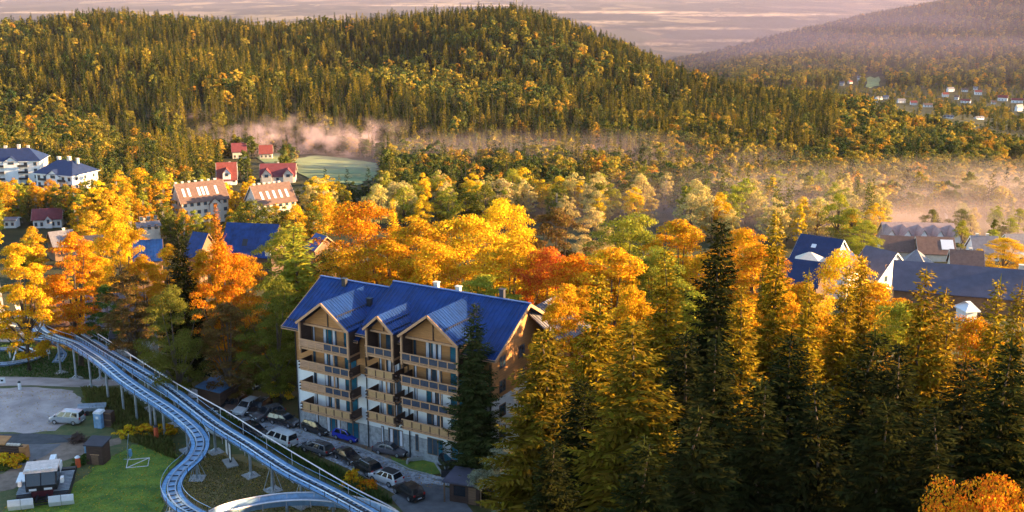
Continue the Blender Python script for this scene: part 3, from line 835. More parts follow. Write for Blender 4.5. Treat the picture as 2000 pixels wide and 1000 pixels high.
# ---------------------------------------------------------------- other houses
KEEP = [(575, 540, 960, 930, 139), (582, 310, 732, 340, 600)]
FOOT = []
_seed = [0]
def house(name, label, cat, x, y, rz, L, D, h, rh, wm, rm, z=None, ov=0.5, hip=0.0, grid=(), chim=(), skyl=(), group=None, seam=None, band=None, keep=None, gables=(), foot=True):
    """house with its ridge along local x: wall, roof, windows (frame > pane), chimneys, skylights, cross gables"""
    zz = ZG(x, y) if z is None else z
    t = thing(name, label, cat, (x, y, zz), rz, group)
    hl, hd = L / 2, D / 2
    if hip:
        MB().box(-hl, hl, -hd, hd, -4, h).build('wall', wm, t)
        rx = hl - hip
        r = MB()
        a = [(-hl - ov, -hd - ov, h), (hl + ov, -hd - ov, h), (hl + ov, hd + ov, h), (-hl - ov, hd + ov, h)]
        p, q_ = (-rx, 0, h + rh), (rx, 0, h + rh)
        r.poly([a[0], a[1], q_, p]); r.poly([a[1], a[2], q_]); r.poly([a[2], a[3], p, q_]); r.poly([a[3], a[0], p]); r.poly(a[::-1])
        rf = r.build('roof', rm, t)
        MB().box(-hl - ov, hl + ov, -hd - ov, hd + ov, h - .22, h - .01).build('eaves', wm, t)
    else:
        w = MB().prism([(-hl, -hd, -4), (-hl, hd, -4), (-hl, hd, h), (-hl, 0, h + rh), (-hl, -hd, h)], (L, 0, 0))
        w.build('wall', wm, t)
        k = rh / hd
        r = MB()
        for s_ in (-1, 1):
            ye, ze = s_ * (hd + ov), h - k * ov + .12
            r.prism([(-hl - ov, ye, ze), (hl + ov, ye, ze), (hl + ov, 0, h + rh + .12), (-hl - ov, 0, h + rh + .12)], (0, 0, .18))
        rf = r.build('roof', rm, t)
        if seam:
            s = MB(); xx = -hl - ov + .2
            while xx < hl + ov:
                for s_ in (-1, 1): s.prism([(xx, s_ * (hd + ov), h - k * ov + .28), (xx + .07, s_ * (hd + ov), h - k * ov + .28), (xx + .07, 0, h + rh + .28), (xx, 0, h + rh + .28)], (0, 0, .07))
                xx += seam
            s.build('seam', rm, rf)['kind'] = 'stuff'
        for x0 in (-hl - ov, hl + ov):
            for s_ in (-1, 1): MB().bar((x0, s_ * (hd + ov), h - k * ov + .1), (x0, 0, h + rh + .1), .08, .28).build('barge_board', band or wm, t)
    for (face, nc, nr, ww, wh, z0, dz) in grid:
        ln = L if face in 'fb' else D
        for i in range(nc):
            for j in range(nr):
                c = -ln / 2 + ln * (i + .5) / nc; zb = z0 + j * dz
                if face in 'fb':
                    s_ = -1 if face == 'f' else 1
                    o = MB().box(c - ww / 2, c + ww / 2, min(s_ * hd, s_ * (hd + .05)), max(s_ * hd, s_ * (hd + .05)), zb, zb + wh).build('window', M_beige, t)
                    ya, yb = s_ * (hd + .051), s_ * (hd + .07)
                    MB().box(c - ww / 2 + .1, c + ww / 2 - .1, min(ya, yb), max(ya, yb), zb + .1, zb + wh - .1).build('pane', M_glass, o)
                else:
                    s_ = -1 if face == 'l' else 1
                    o = MB().box(min(s_ * hl, s_ * (hl + .05)), max(s_ * hl, s_ * (hl + .05)), c - ww / 2, c + ww / 2, zb, zb + wh).build('window', M_beige, t)
                    xa, xb = s_ * (hl + .051), s_ * (hl + .07)
                    MB().box(min(xa, xb), max(xa, xb), c - ww / 2 + .1, c + ww / 2 - .1, zb + .1, zb + wh - .1).build('pane', M_glass, o)
    for (cx, cy_, ch, cw) in chim:
        zr = h + rh * (1 - abs(cy_) / hd)
        c = MB().box(cx - cw / 2, cx + cw / 2, cy_ - cw / 2, cy_ + cw / 2, zr - 1, zr + ch); c.box(cx - cw / 2 - .1, cx + cw / 2 + .1, cy_ - cw / 2 - .1, cy_ + cw / 2 + .1, zr + ch, zr + ch + .15)
        c.build('chimney', M_cream, t)
    for (sx, f, sw, sh, m) in skyl:       # on the front slope, f = 0 eaves .. 1 ridge
        k = rh / hd
        y0, y1 = -hd * (1 - f), -hd * (1 - f) + sh
        za = h + rh * (1 - abs(y0) / hd) + .34; zb_ = h + rh * (1 - abs(y1) / hd) + .34
        MB().prism([(sx - sw / 2, y0, za), (sx + sw / 2, y0, za), (sx + sw / 2, y1, zb_), (sx - sw / 2, y1, zb_)], (0, 0, .1)).build('skylight', m, t)
    for (gx, gw, gh, gd, z0, wm2) in gables:   # cross gable on the front: centre, width, rise, depth out, eaves height
        MB().prism([(gx - gw / 2, -hd - gd, -3), (gx + gw / 2, -hd - gd, -3), (gx + gw / 2, -hd - gd, z0), (gx, -hd - gd, z0 + gh), (gx - gw / 2, -hd - gd, z0)], (0, gd + hd * .8, 0)).build('gable', wm2, t)
        r = MB()
        for s_ in (-1, 1):
            r.prism([(gx, -hd - gd - .4, z0 + gh + .1), (gx + s_ * (gw / 2 + .4), -hd - gd - .4, z0 - .2), (gx + s_ * (gw / 2 + .4), 0, z0 - .2), (gx, 0, z0 + gh + .1)], (0, 0, .16))
        r.build('gable_roof', rm, t)
        o = MB().box(gx - gw * .2, gx + gw * .2, -hd - gd - .05, -hd - gd, z0 - 1.2, z0 + .3).build('window', M_beige, t)
        MB().box(gx - gw * .2 + .1, gx + gw * .2 - .1, -hd - gd - .07, -hd - gd - .051, z0 - 1.1, z0 + .2).build('pane', M_glass, o)
    if keep: KEEP.append((*keep, y + 3))
    if foot: FOOT.append((x, y, max(L, D) * .62))
    return t
def house_px(name, label, cat, u, vr, y, rz, Lpx, D, rh, wm, rm, hmax=9.0, **kw):
    """house whose ridge middle shows at pixel (u, vr) at distance y; Lpx: ridge length in pixels if it ran across the view"""
    P = AT(u, vr, y); z = ZG(P.x, y)
    while P.z - z - rh < 2.9 and y > 120:         # far enough forward for a full storey under the roof
        y -= 2.0; P = AT(u, vr, y); z = ZG(P.x, y)
    while P.z - z - rh > hmax and y < 640:
        y += 2.0; P = AT(u, vr, y); z = ZG(P.x, y)
    return house(name, label, cat, P.x, y, R(rz), MPX(Lpx, y), D, P.z - z - rh, rh, wm, rm, **kw)

# flats at the left edge
def flats(u, vr, y, rz, Lpx, label, keep):
    t = house_px('apartment_block', label, 'apartment block', u, vr, y, rz, Lpx, 15, 5.0, M_white, M_roofnavy, hip=6.0, ov=0.9, keep=keep, hmax=12.5, chim=[(-4, 0.5, 1.2, 1.2), (2, 0, 1.4, 1.2), (6, .5, 1.2, 1.0)],
                 grid=[('f', 6, 4, 1.5, 1.6, 1.2, 2.95), ('l', 3, 4, 1.3, 1.5, 1.2, 2.95), ('r', 3, 4, 1.3, 1.5, 1.2, 2.95)], gables=[(0, 6.5, 2.2, .6, 12.0, M_white)])
    for j in range(4):
        for cx in (-5.2, 5.2):
            b = MB().box(cx - 2.2, cx + 2.2, -9.0, -7.51, 3.2 + j * 2.95 - 3 + .6, 3.35 + j * 2.95 - 3 + .6).build('balcony', M_concrete, t)
            MB().box(cx - 2.2, cx + 2.2, -9.0, -8.9, 3.36 + j * 2.95 - 3 + .6, 4.3 + j * 2.95 - 3 + .6).build('railing', M_dark, b)
    return t
flats(28, 289, 500, 8, 105, 'white block of flats with navy hipped roof at the left edge', (-20, 285, 78, 345))
flats(128, 312, 470, -22, 90, 'white block of flats with navy roof behind golden birches, second from the edge', (85, 310, 175, 350))
# guest houses
sk = [(x, .25, .9, 2.6, M_whitemetal) for x in (-7, -5, -1.2, 0.3, 1.8, 5.5)]
house_px('guest_house', 'guest house with sunlit brown roof, white skylights and many chimneys', 'guest house', 388, 356, 395, 34, 92, 12, 6.0, M_cream, M_roofbrown, skyl=sk, keep=(338, 352, 440, 405), chim=[(x, .8, 1.4, .8) for x in (-8.5, -6, -3.5, -1, 1.5, 4, 6.5)], grid=[('f', 7, 3, 1.4, 1.5, 1.2, 3), ('l', 3, 3, 1.2, 1.5, 1.2, 3)], gables=[(3.5, 4, 2, .8, 7.5, M_cream)])
house_px('guest_house', 'guest house with pinkish brown roof and a curved row of white chimneys', 'guest house', 527, 360, 405, 36, 78, 12, 6.0, M_cream, M_roofbrown, skyl=[(x, .2, .9, 2.4, M_whitemetal) for x in (-5, -2.5, 0, 2.5, 5)], keep=(478, 356, 575, 392), chim=[(x, .8, 1.4, .8) for x in (-6, -4, -2, 0, 2, 4)], grid=[('f', 6, 3, 1.4, 1.5, 1.2, 3), ('l', 3, 3, 1.2, 1.5, 1.2, 3)])
house_px('house', 'small white house with bright red roof and a triangular dormer', 'house', 442, 318, 545, 12, 36, 9, 7.0, M_white, M_roofred, keep=(424, 314, 464, 352), grid=[('f', 4, 1, 1.0, 1.3, 1.6, 3)], gables=[(0, 3.6, 2.4, .2, 5.6, M_white)], chim=[(1.5, .5, 1, .7)])
house_px('house', 'wide house with maroon roof and two arched cream gables beside the meadow', 'house', 543, 320, 530, 6, 66, 11, 5.0, M_cream, M_roofmaroon, keep=(508, 316, 582, 356), grid=[('f', 3, 1, 1.3, 1.6, 1.2, 3)], gables=[(-5, 4.6, 2.6, .8, 4.2, M_cream), (5, 4.6, 2.6, .8, 4.2, M_cream)], chim=[(0, .5, 1, .7)])
house_px('house', 'dim red-roofed house in the mist, left of the pair', 'house', 466, 280, 640, 15, 26, 9, 4, M_cream, M_roofmaroon, keep=(450, 276, 484, 300), grid=[('f', 3, 1, 1.0, 1.3, 1.2, 3)])
house_px('house', 'dim red-roofed house in the mist, right of the pair', 'house', 519, 284, 640, 10, 24, 8, 4, M_cream, M_roofred, keep=(506, 280, 534, 304), grid=[('f', 3, 1, 1.0, 1.3, 1.2, 3)])
house_px('house', 'low house with dark purple roof and white gabled porch among birches', 'house', 93, 408, 330, 14, 52, 8, 3.0, M_white, M_roofmaroon, hmax=3.6, keep=(64, 406, 124, 438), grid=[('f', 5, 1, 1.0, 1.5, .9, 3)], gables=[(0.5, 2.4, 1.6, 1.0, 3.2, M_white)])
house_px('shed', 'small pale flat shed left of the low purple-roofed house', 'shed', 22, 425, 320, 5, 22, 5, 0.6, M_white, M_roofgrey, hmax=3.2, keep=(10, 422, 36, 440), grid=[('f', 2, 1, 1.0, 1.2, 1, 3)])
house_px('house', 'house with pale grey roof peak above the orange maple', 'house', 118, 452, 235, 35, 40, 8, 3.5, M_midbrown, M_roofgrey, hmax=5, keep=(104, 450, 140, 462), chim=[(1, .3, 1, .7)])
house_px('house', 'dark roofed house with a small gable right of the orange maple', 'house', 172, 462, 232, 20, 50, 8, 3.5, M_brown, M_roofdark, keep=(155, 460, 185, 476), gables=[(1, 3, 1.6, .6, 5, M_brown)])
house_px('house', 'boxy tan building with flat parapet roof behind golden leaves', 'house', 288, 434, 260, 25, 40, 7, 0.8, M_cream, M_roofgrey, hmax=7, keep=(262, 430, 306, 462), grid=[('f', 3, 2, 1.2, 1.6, 6, 3)], chim=[(-1.5, 0, 1.2, 1.6)])
house_px('house', 'house with ribbed blue metal roof behind the orange maple', 'house', 288, 470, 215, 16, 48, 8, 4.0, M_midbrown, M_roofblue, seam=.8, keep=(268, 466, 310, 492))
house_px('house', 'house with blue roof half hidden by the rusty larch', 'house', 392, 456, 205, -25, 30, 8, 5, M_midbrown, M_roofblue, seam=.7, keep=(384, 456, 400, 490))
bh = house_px('hotel_annex', 'tall building with a plain vivid blue roof behind the rusty larch', 'building', 494, 438, 226, -10, 100, 11, 7.0, M_brown, M_roofblue, seam=.9, keep=(446, 430, 530, 492), skyl=[(-1, .25, 1.4, 1.2, M_dark)], chim=[(6, -5, .6, 1.4)])
house_px('house', 'small house with timber barge boards peeping out left of the huge orange tree', 'house', 628, 460, 185, -50, 34, 7, 3.0, M_midbrown, M_roofblue, keep=(612, 456, 642, 480), band=M_beige, foot=False)
# by the top of the coaster
house_px('lodge', 'timber lodge with tan roof under the orange maples', 'lodge', 118, 592, 205, 18, 95, 9, 3.0, M_midbrown, M_roofbrown, grid=[('f', 5, 1, 1.2, 1.7, .5, 3)], band=M_beige, keep=(60, 590, 160, 640), foot=False)
house_px('white_house', 'white house half hidden behind dark trees above the lift', 'house', 226, 575, 188, 14, 95, 10, 4.0, M_white, M_roofgrey, grid=[('f', 4, 2, 1.2, 1.5, .8, 3)], foot=False)
house_px('garage', 'low stone garage with dark openings behind the lift', 'garage', 262, 632, 172, 10, 70, 6, 1.2, M_stone, M_roofdark, grid=[('f', 4, 1, 1.6, 1.8, .3, 3)], foot=False)
# right hand village
house_px('village_hall', 'large hall with dark blue roof and big white gable', 'hall', 1606, 464, 275, -38, 80, 12, 5.0, M_white, M_roofnavy, keep=(1555, 450, 1676, 508), band=M_white, skyl=[(-1, .5, 1.2, .8, M_whitemetal)], gables=[(7.5, 7, 3.5, 4, 8, M_white)], seam=1.0)
house_px('pavilion', 'low pavilion with pale pyramid roof in front of the blue hall', 'pavilion', 1582, 492, 232, -20, 46, 7, 2.4, M_brown, M_cream, hip=2.6, ov=.8, keep=(1558, 490, 1606, 508))
house_px('house', 'dark blue-roofed house in the shade below the pavilion', 'house', 1572, 510, 215, -30, 70, 9, 4, M_brown, M_roofnavy, keep=(1552, 508, 1590, 535))
house_px('house', 'house with lavender roof and tall white gable end', 'house', 1722, 488, 280, -55, 66, 13, 6, M_white, M_roofviolet, keep=(1700, 474, 1760, 525), band=M_white, grid=[('l', 2, 2, 1.2, 1.5, 3, 3), ('r', 2, 2, 1.2, 1.5, 3, 3)])
house_px('house', 'pale grey house with hipped roof wedged behind the long violet roof', 'house', 1790, 486, 300, -25, 56, 12, 5, M_white, M_roofgrey, keep=(1745, 470, 1812, 515), hip=4)
house_px('long_building', 'very long building with plain violet roof at the right', 'building', 1905, 522, 245, -19, 290, 14, 4.8, M_midbrown, M_roofviolet, keep=(1800, 505, 2000, 580), chim=[(9.5, 0.5, 1.5, 1.0), (14, .5, 1.5, 1.0)])
house_px('house', 'house with dusty pink-brown roof behind the violet roof', 'house', 1888, 490, 330, -15, 56, 11, 4.5, M_cream, M_roofbrown, keep=(1855, 486, 1930, 522), grid=[('f', 4, 1, 1, 1.3, 1, 3)], chim=[(1, .5, 1, .8)])
M_pinkroof = mat('mist_pink_roof', (0.34, 0.24, 0.22), 0.8, var=0.15, scale=1)  # pale pink of the mist is put into this roof colour
rg = house_px('row_of_gables', 'long pinkish inn with five white gables in a row, in the mist', 'inn', 1792, 436, 425, -5, 132, 13, 5.0, M_cream, M_pinkroof, keep=(1724, 430, 1860, 478), gables=[(x, 4.6, 4.0, 2.2, 3.6, M_white) for x in (-10, -5, 0, 5, 10)], grid=[('f', 10, 1, .9, 1.4, 1.2, 3)])
house_px('house', 'low house with dull red roof below the five white gables', 'house', 1752, 462, 370, -12, 58, 9, 3.5, M_cream, M_roofbrown, keep=(1728, 458, 1782, 476))  # brown tile puts the mist's dulling of the red into the colour
house_px('house', 'house with brick red roof and one large pale skylight', 'house', 1826, 464, 372, -8, 66, 10, 3.8, M_cream, M_roofbrown, keep=(1800, 460, 1862, 482), skyl=[(3.2, .2, 3.6, 3.0, M_whitemetal)])  # red muted by mist, painted in with the brown tile
house_px('house', 'white house with grey roof right of the slim pale poplar', 'house', 1922, 462, 375, -6, 46, 9, 4, M_white, M_roofgrey, keep=(1900, 456, 1944, 486), grid=[('f', 4, 1, 1, 1.3, 1, 3)], chim=[(-2, .3, 1, .7), (1, .3, 1, .7)])
house_px('house', 'low white house at the far side of the round yellow tree', 'house', 1985, 458, 400, 4, 40, 9, 3.5, M_white, M_roofgrey)
house_px('pavilion', 'small white tent roof between the spruces and the violet roof', 'tent', 1890, 588, 222, 10, 22, 4, 1.6, M_white, M_whitemetal, hip=1.8, hmax=2.9, keep=(1876, 584, 1906, 600), foot=False)
# church-like spire of the inn
P = AT(1851, 416, 432)
sp_ = thing('flag_mast', 'white leaning banner mast at the end of the five gables', 'mast', (P.x, 432, ZG(P.x, 432)))
hm = P.z - ZG(P.x, 432)
MB().tube([(0, 0, 0), (-.2, 0, hm * .6), (-1.2, 0, hm)], [.25, .2, .1], 6).build('pole', M_whitemetal, sp_)
MB().prism([(-1.2, 0, hm), (.6, 0, hm - 3.4), (.4, 0, hm - 4.2), (-.4, 0, hm - 3.2)], (0, .1, 0)).build('banner', M_whitemetal, sp_)
# lattice mast on the summit
P = AT(1009, 40, 1340)
mz = ZG(P.x, 1340)
lm = thing('lattice_mast', 'thin lattice mast on the wooded summit', 'mast', (P.x, 1340, mz))
top = AT(1009, 0, 1340).z - mz
b = MB()
for a in range(3):
    an = a * 2.094; b.tube([(1.2 * math.cos(an), 1.2 * math.sin(an), 0), (.4 * math.cos(an), .4 * math.sin(an), top)], .32, 4)
for k in range(14):
    z0, z1 = top * k / 14, top * (k + 1) / 14
    for a in range(3):
        a0, a1 = a * 2.094, (a + 1) * 2.094; r0, r1 = 1.2 - .8 * k / 14, 1.2 - .8 * (k + 1) / 14
        b.tube([(r0 * math.cos(a0), r0 * math.sin(a0), z0), (r1 * math.cos(a1), r1 * math.sin(a1), z1)], .07, 4, False)
b.build('lattice', M_dark, lm)
MB().tube([(0, 0, top), (0, 0, top + 6)], .25, 5).build('antenna', M_dark, lm)
# hamlet in the far valley
ham = [(1644, 162, 'grey', 10, 8), (1660, 158, 'red', 11, 6), (1677, 153, 'white', 7, 10), (1683, 200, 'red', 10, 6), (1693, 201, 'grey', 9, 7), (1705, 196, 'grey', 22, 8), (1716, 190, 'grey', 18, 7), (1730, 188, 'white', 12, 7), (1760, 196, 'grey', 18, 9),
       (1784, 200, 'red', 15, 9), (1812, 204, 'brown', 20, 8), (1846, 184, 'red', 14, 9), (1856, 174, 'grey', 18, 9), (1868, 189, 'brown', 10, 8), (1884, 174, 'brown', 14, 7), (1886, 196, 'red', 22, 8), (1905, 170, 'grey', 10, 6), (1910, 180, 'red', 16, 10), (1940, 198, 'brown', 10, 7),
       (1958, 192, 'red', 22, 12), (1986, 196, 'red', 26, 10), (1990, 212, 'white', 24, 14), (1852, 226, 'grey', 22, 6), (1912, 228, 'grey', 26, 6)]
od = ['first', 'second', 'third', 'fourth', 'fifth', 'sixth', 'seventh', 'eighth', 'ninth', 'tenth', 'eleventh', 'twelfth', 'thirteenth', 'fourteenth', 'fifteenth', 'sixteenth', 'seventeenth', 'eighteenth', 'nineteenth', 'twentieth', 'twenty-first', 'twenty-second', 'twenty-third', 'twenty-fourth']
hr = random.Random(8)
HAMBOX = []
for i, (u_, v_, c, wp, hp_) in enumerate(sorted(ham)):
    g = G(u_, v_ + 5)
    s_ = g.y / 2200 * 0.8
    HAMBOX.append((u_ - wp * .5, v_ - hp_ * .5, u_ + wp * .5, v_ + 4, g.y + 4))
    house('house', 'tiny far house with %s roof, %s from the left in the valley hamlet' % ({'white': 'pale'}.get(c, c), od[i]), 'house', g.x, g.y, R(hr.uniform(-35, 35)), wp * s_, 8 * s_, hp_ * s_ * .7, hp_ * s_ * .45, M_white, {'grey': M_roofgrey, 'red': M_roofred, 'brown': M_roofbrown, 'white': M_roofgrey}[c], group='houses of the far valley hamlet', grid=[('f', 3, 1, 1.4, 1.8, 1.0, 3)], foot=True)

# ---------------------------------------------------------------- the alpine coaster
M_track = mat('coaster_steel', (0.26, 0.40, 0.58), 0.4, 0.3, var=0.2, scale=1.2)
M_plate = mat('walkway_plate', (0.17, 0.34, 0.56), 0.5, 0.2, var=0.25, scale=1.5)
M_rail = mat('bright_rail', (0.40, 0.46, 0.56), 0.35, 0.6, var=0.1, scale=3)
M_pale = mat('pale_pipe', (0.66, 0.60, 0.60), 0.4, 0.2, var=0.1)
M_net = mat('side_mesh', (0.03, 0.10, 0.12), 0.7, 0.1, var=0.3, scale=2)
def crom(P, step):
    P = [Vector(p) for p in P]
    out = []
    Q = [P[0] * 2 - P[1]] + P + [P[-1] * 2 - P[-2]]
    for i in range(1, len(Q) - 2):
        a, b, c, d = Q[i - 1:i + 3]
        n = max(1, int((c - b).length / step))
        for k in range(n):
            t = k / n
            out.append(.5 * ((2 * b) + (c - a) * t + (2 * a - 5 * b + 4 * c - d) * t * t + (3 * b - a - 3 * c + d) * t ** 3))
    out.append(P[-1]); return out
def tpath(pts):
    """pixel path with heights above the ground -> world points"""
    r = []
    for (u, v, h) in pts:
        p = ONZ(u, v, h)
        for _ in range(6):
            p = ONZ(u, v, h + ZG(p.x, p.y))
        r.append(p)
    return r
def offset(path, s, dz):
    o = []
    for i, p in enumerate(path):
        t = path[min(i + 1, len(path) - 1)] - path[max(i - 1, 0)]
        n = Vector((t.y, -t.x, 0)).normalized()
        o.append(p + n * s + Vector((0, 0, dz)))
    return o
def strip(m, path, s0, s1, dz, th):
    a, b = offset(path, s0, dz), offset(path, s1, dz)
    for i in range(len(path) - 1):
        m.prism([a[i], b[i], b[i + 1], a[i + 1]], (0, 0, -th))
    return m
def track(label, pix, walk=True, lift=False, rails=True, name='coaster_track', wall=False, half=1.12):
    path = crom(tpath(pix), 0.55)
    t = thing(name, label, 'coaster track', tuple(path[0]))
    o0 = path[0]
    path = [p - o0 for p in path]
    bed = strip(MB(), path, -.5, .5, -.16, .06).build('bed', M_track, t)
    for s in (-.42, .42):
        MB().tube(offset(path, s, 0.0), 0.085, 6).build('rail', M_rail, t)
    if lift:
        strip(MB(), path, -.1, .1, -.04, .1).build('chain_guide', M_dark, t)
    tie = MB()
    for i in range(0, len(path) - 1, 2):
        a, b = offset(path, -.55, -.07)[i] if False else None, None
    oa, ob = offset(path, -.55, -.08), offset(path, .55, -.08)
    for i in range(0, len(path), 2): tie.bar(oa[i], ob[i], .1, .08)
    tie.build('tie', M_dark, t)['kind'] = 'stuff'
    if walk:
        k = 5
        for s in (-1, 1):
            for i in range(0, len(path) - 1, k):
                seg = path[i:i + k + 1]
                full = [offset(path, s * .62, -.1)[j] for j in range(i, min(i + k + 1, len(path)))]
                outr = [offset(path, s * half, -.1)[j] for j in range(i, min(i + k + 1, len(path)))]
                if len(full) < 2: continue
                m = MB(); nn = len(full)
                for j in range(nn - 1):
                    e0 = .06 if j == 0 else 0; e1 = .06 if j == nn - 2 else 0
                    A, B_, C_, D_ = full[j].lerp(full[j + 1], e0), outr[j].lerp(outr[j + 1], e0), outr[j + 1].lerp(outr[j], e1), full[j + 1].lerp(full[j], e1)
                    m.prism([A, B_, C_, D_], (0, 0, -.07))
                m.build('walkway_panel', M_plate, t)
            MB().tube(offset(path, s * half, -.06), .06, 5).build('edge_rail', M_dark, t)
            if half > 1.05:
                ed = offset(path, s * half, 0)
                MB().tube([p + Vector((0, 0, .62)) for p in ed], .03, 4).build('guard_rail', M_track, t)
                for i in range(3, len(ed), 6): MB().tube([ed[i] - Vector((0, 0, .15)), ed[i] + Vector((0, 0, .62))], .04, 4).build('post', M_dark, t)
    if wall:
        for s in (-1, 1):
            m = MB(); lo, hi = offset(path, s * .75, -.1), offset(path, s * .95, .55)
            for i in range(len(path) - 1): m.prism([lo[i], hi[i], hi[i + 1], lo[i + 1]], (0, 0, -.05))
            m.build('side_wall', M_track, t)
            MB().tube(offset(path, s * .95, .58), .09, 6).build('top_rail', M_pale, t)
            for i in range(2, len(path), 5): MB().tube([lo[i] + Vector((0, 0, -.3)), hi[i] + Vector((0, 0, .1))], .05, 5).build('bracket', M_pale, t)
    return t, o0, path
def column(t, o0, path, i, pad=True, lattice=False, splay=0.0):
    """a support under the track at path index i, part of the track"""
    p = path[i] + o0
    zg = ZG(p.x, p.y)
    tan = (path[min(i + 1, len(path) - 1)] - path[max(0, i - 1)]).normalized()
    n = Vector((tan.y, -tan.x, 0)).normalized()
    top = path[i] + Vector((0, 0, -.3)); bot = Vector((path[i].x, path[i].y, zg - o0.z))
    if lattice:
        m = MB().tube([top, bot], .16, 6)
        for a in ((1, 1), (1, -1), (-1, 1), (-1, -1)):
            m.tube([top, bot + n * a[0] * .8 + Vector((tan.x, tan.y, 0)) * a[1] * .8], .04, 4)
        c = m.build('support', M_steel, t)
    else:
        c = MB().tube([top, bot], .17, 8).build('support', M_steel, t)
    MB().bar(top + n * -1.2 + Vector((0, 0, .12)), top + n * 1.2 + Vector((0, 0, .12)), .2, .16).build('crossbeam', M_steel, c)
    if pad:
        d = .85
        q = MB(); q.prism([bot + n * d + tan * d + Vector((0, 0, .14 - bot.z + bot.z)), bot + n * d - tan * d + Vector((0, 0, .14)), bot - n * d - tan * d + Vector((0, 0, .14)), bot - n * d + tan * d + Vector((0, 0, .14))], (0, 0, -.5))
        q.build('base_plate', M_concrete, c)
        q = MB()
        for a in ((1, 1), (1, -1), (-1, 1), (-1, -1)): q.tube([bot + n * a[0] * .5 + Vector((tan.x, tan.y, 0)) * a[1] * .5 + Vector((0, 0, .1)), bot + Vector((0, 0, .7))], .04, 4)
        q.build('brace', M_steel, c)
def nearest_u(o0, path, u):
    us = [proj(*(p + o0))[0] for p in path]
    return min(range(len(us)), key=lambda i: abs(us[i] - u))

lift_t = track('straight blue lift track of the alpine coaster running down to the right', [(150, 652, 5.6), (176, 667, 5.6), (220, 694, 5.3), (264, 719, 5.0), (330, 760, 4.6), (417, 826, 4.0), (482, 867, 4.0), (560, 917, 3.8), (638, 957, 3.5), (700, 990, 3.4), (770, 1032, 3.2)], lift=True)
for u in (190, 240, 290, 340): column(*lift_t, nearest_u(lift_t[1], lift_t[2], u))
for u in (417, 488): column(*lift_t, nearest_u(lift_t[1], lift_t[2], u))
for u in (529, 585): column(*lift_t, nearest_u(lift_t[1], lift_t[2], u), lattice=True)
down_t = track('winding blue track with the S-bend at the left of the lift', [(60, 617, 6.3), (75, 627, 6.2), (73, 638, 6.1), (84, 649, 6.0), (112, 660, 5.9), (142, 670, 5.8), (172, 688, 5.6), (200, 707, 5.4), (242, 741, 5.1), (286, 771, 4.7), (325, 796, 4.4), (355, 818, 4.0), (382, 843, 3.6), (391, 866, 3.3), (379, 893, 3.1), (348, 922, 2.9), (335, 948, 2.8), (340, 970, 2.7), (360, 990, 2.6), (392, 1008, 2.6)])
for u in (112, 142, 172, 205, 235, 262, 290, 318): column(*down_t, nearest_u(down_t[1], down_t[2], u), pad=u < 180)
ip = down_t[2]
for f in (.66, .74, .82, .9): column(*down_t, int(len(ip) * f), pad=True, lattice=f > .8)
arc_t = track('sunlit curved track with pale side rails at the bottom', [(400, 1024, 1.9), (440, 1003, 1.9), (500, 988, 2.0), (560, 980, 2.0), (620, 979, 2.0), (680, 986, 2.0), (730, 1000, 2.0), (780, 1024, 2.0)], walk=False, wall=True)
for u in (470, 560, 650): column(*arc_t, nearest_u(arc_t[1], arc_t[2], u), pad=False)
loop_t = track('low loop of track on the grass at the left edge', [(-30, 682, .9), (0, 681, .9), (38, 679, .8), (62, 685, .8), (70, 693, .7), (58, 701, .7), (24, 708, .7), (0, 710, .7), (-30, 711, .7)], half=1.0)
ent_t = track('high bridge of track at the left edge leading into the S-bend', [(-30, 618, 6.2), (0, 618, 6.2), (30, 618.5, 6.3), (52, 618, 6.3)], half=1.0)
mid_t = track('short dark track passing under the winding one', [(36, 667, 3.6), (55, 660, 4.0), (85, 662, 4.0), (108, 668, 3.6), (120, 690, 1.6), (112, 706, .8)], half=.9)
# splayed legs of the bridge
for (a, b, lab) in (((47, 636), (25, 706), 'left'), ((62, 646), (44, 692), 'right')):
    A_ = tpath([(a[0], a[1], 5.2)])[0]; B_ = G(*b)
    t = thing('prop', 'slanting white prop leg under the coaster bridge, %s one of the two' % lab, 'prop', tuple(B_))
    MB().tube([(0, 0, 0), A_ - B_], .13, 7).build('tube', M_pale, t)
    MB().box(-.4, .4, -.4, .4, -.2, .08).build('foot', M_concrete, t)
# pale handrail pipe on the far side of the lift
hp_ = crom(tpath([(165, 636, 6.8), (210, 664, 6.4), (262, 697, 6.0), (330, 740, 5.6), (400, 780, 5.2), (450, 808, 4.8), (520, 852, 4.4), (600, 900, 4.0), (680, 947, 3.6), (720, 968, 3.3), (760, 988, 2.6), (790, 1008, 2.0)]), 1.0)
t = thing('handrail', 'long pale pipe handrail along the far side of the lift', 'handrail', tuple(hp_[0]))
MB().tube([p - hp_[0] for p in hp_], .075, 6).build('pipe', M_pale, t)
for i in range(4, len(hp_), 5):
    p = hp_[i]
    MB().tube([p - hp_[0], Vector((p.x, p.y, ZG(p.x, p.y))) - hp_[0]], .04, 5).build('post', M_pale, t)
# hooped netting posts outside the bends
for i, (u, v, uu, vv) in enumerate([(345, 905, 328, 855), (352, 918, 318, 895), (735, 1000, 715, 945)]):
    pass
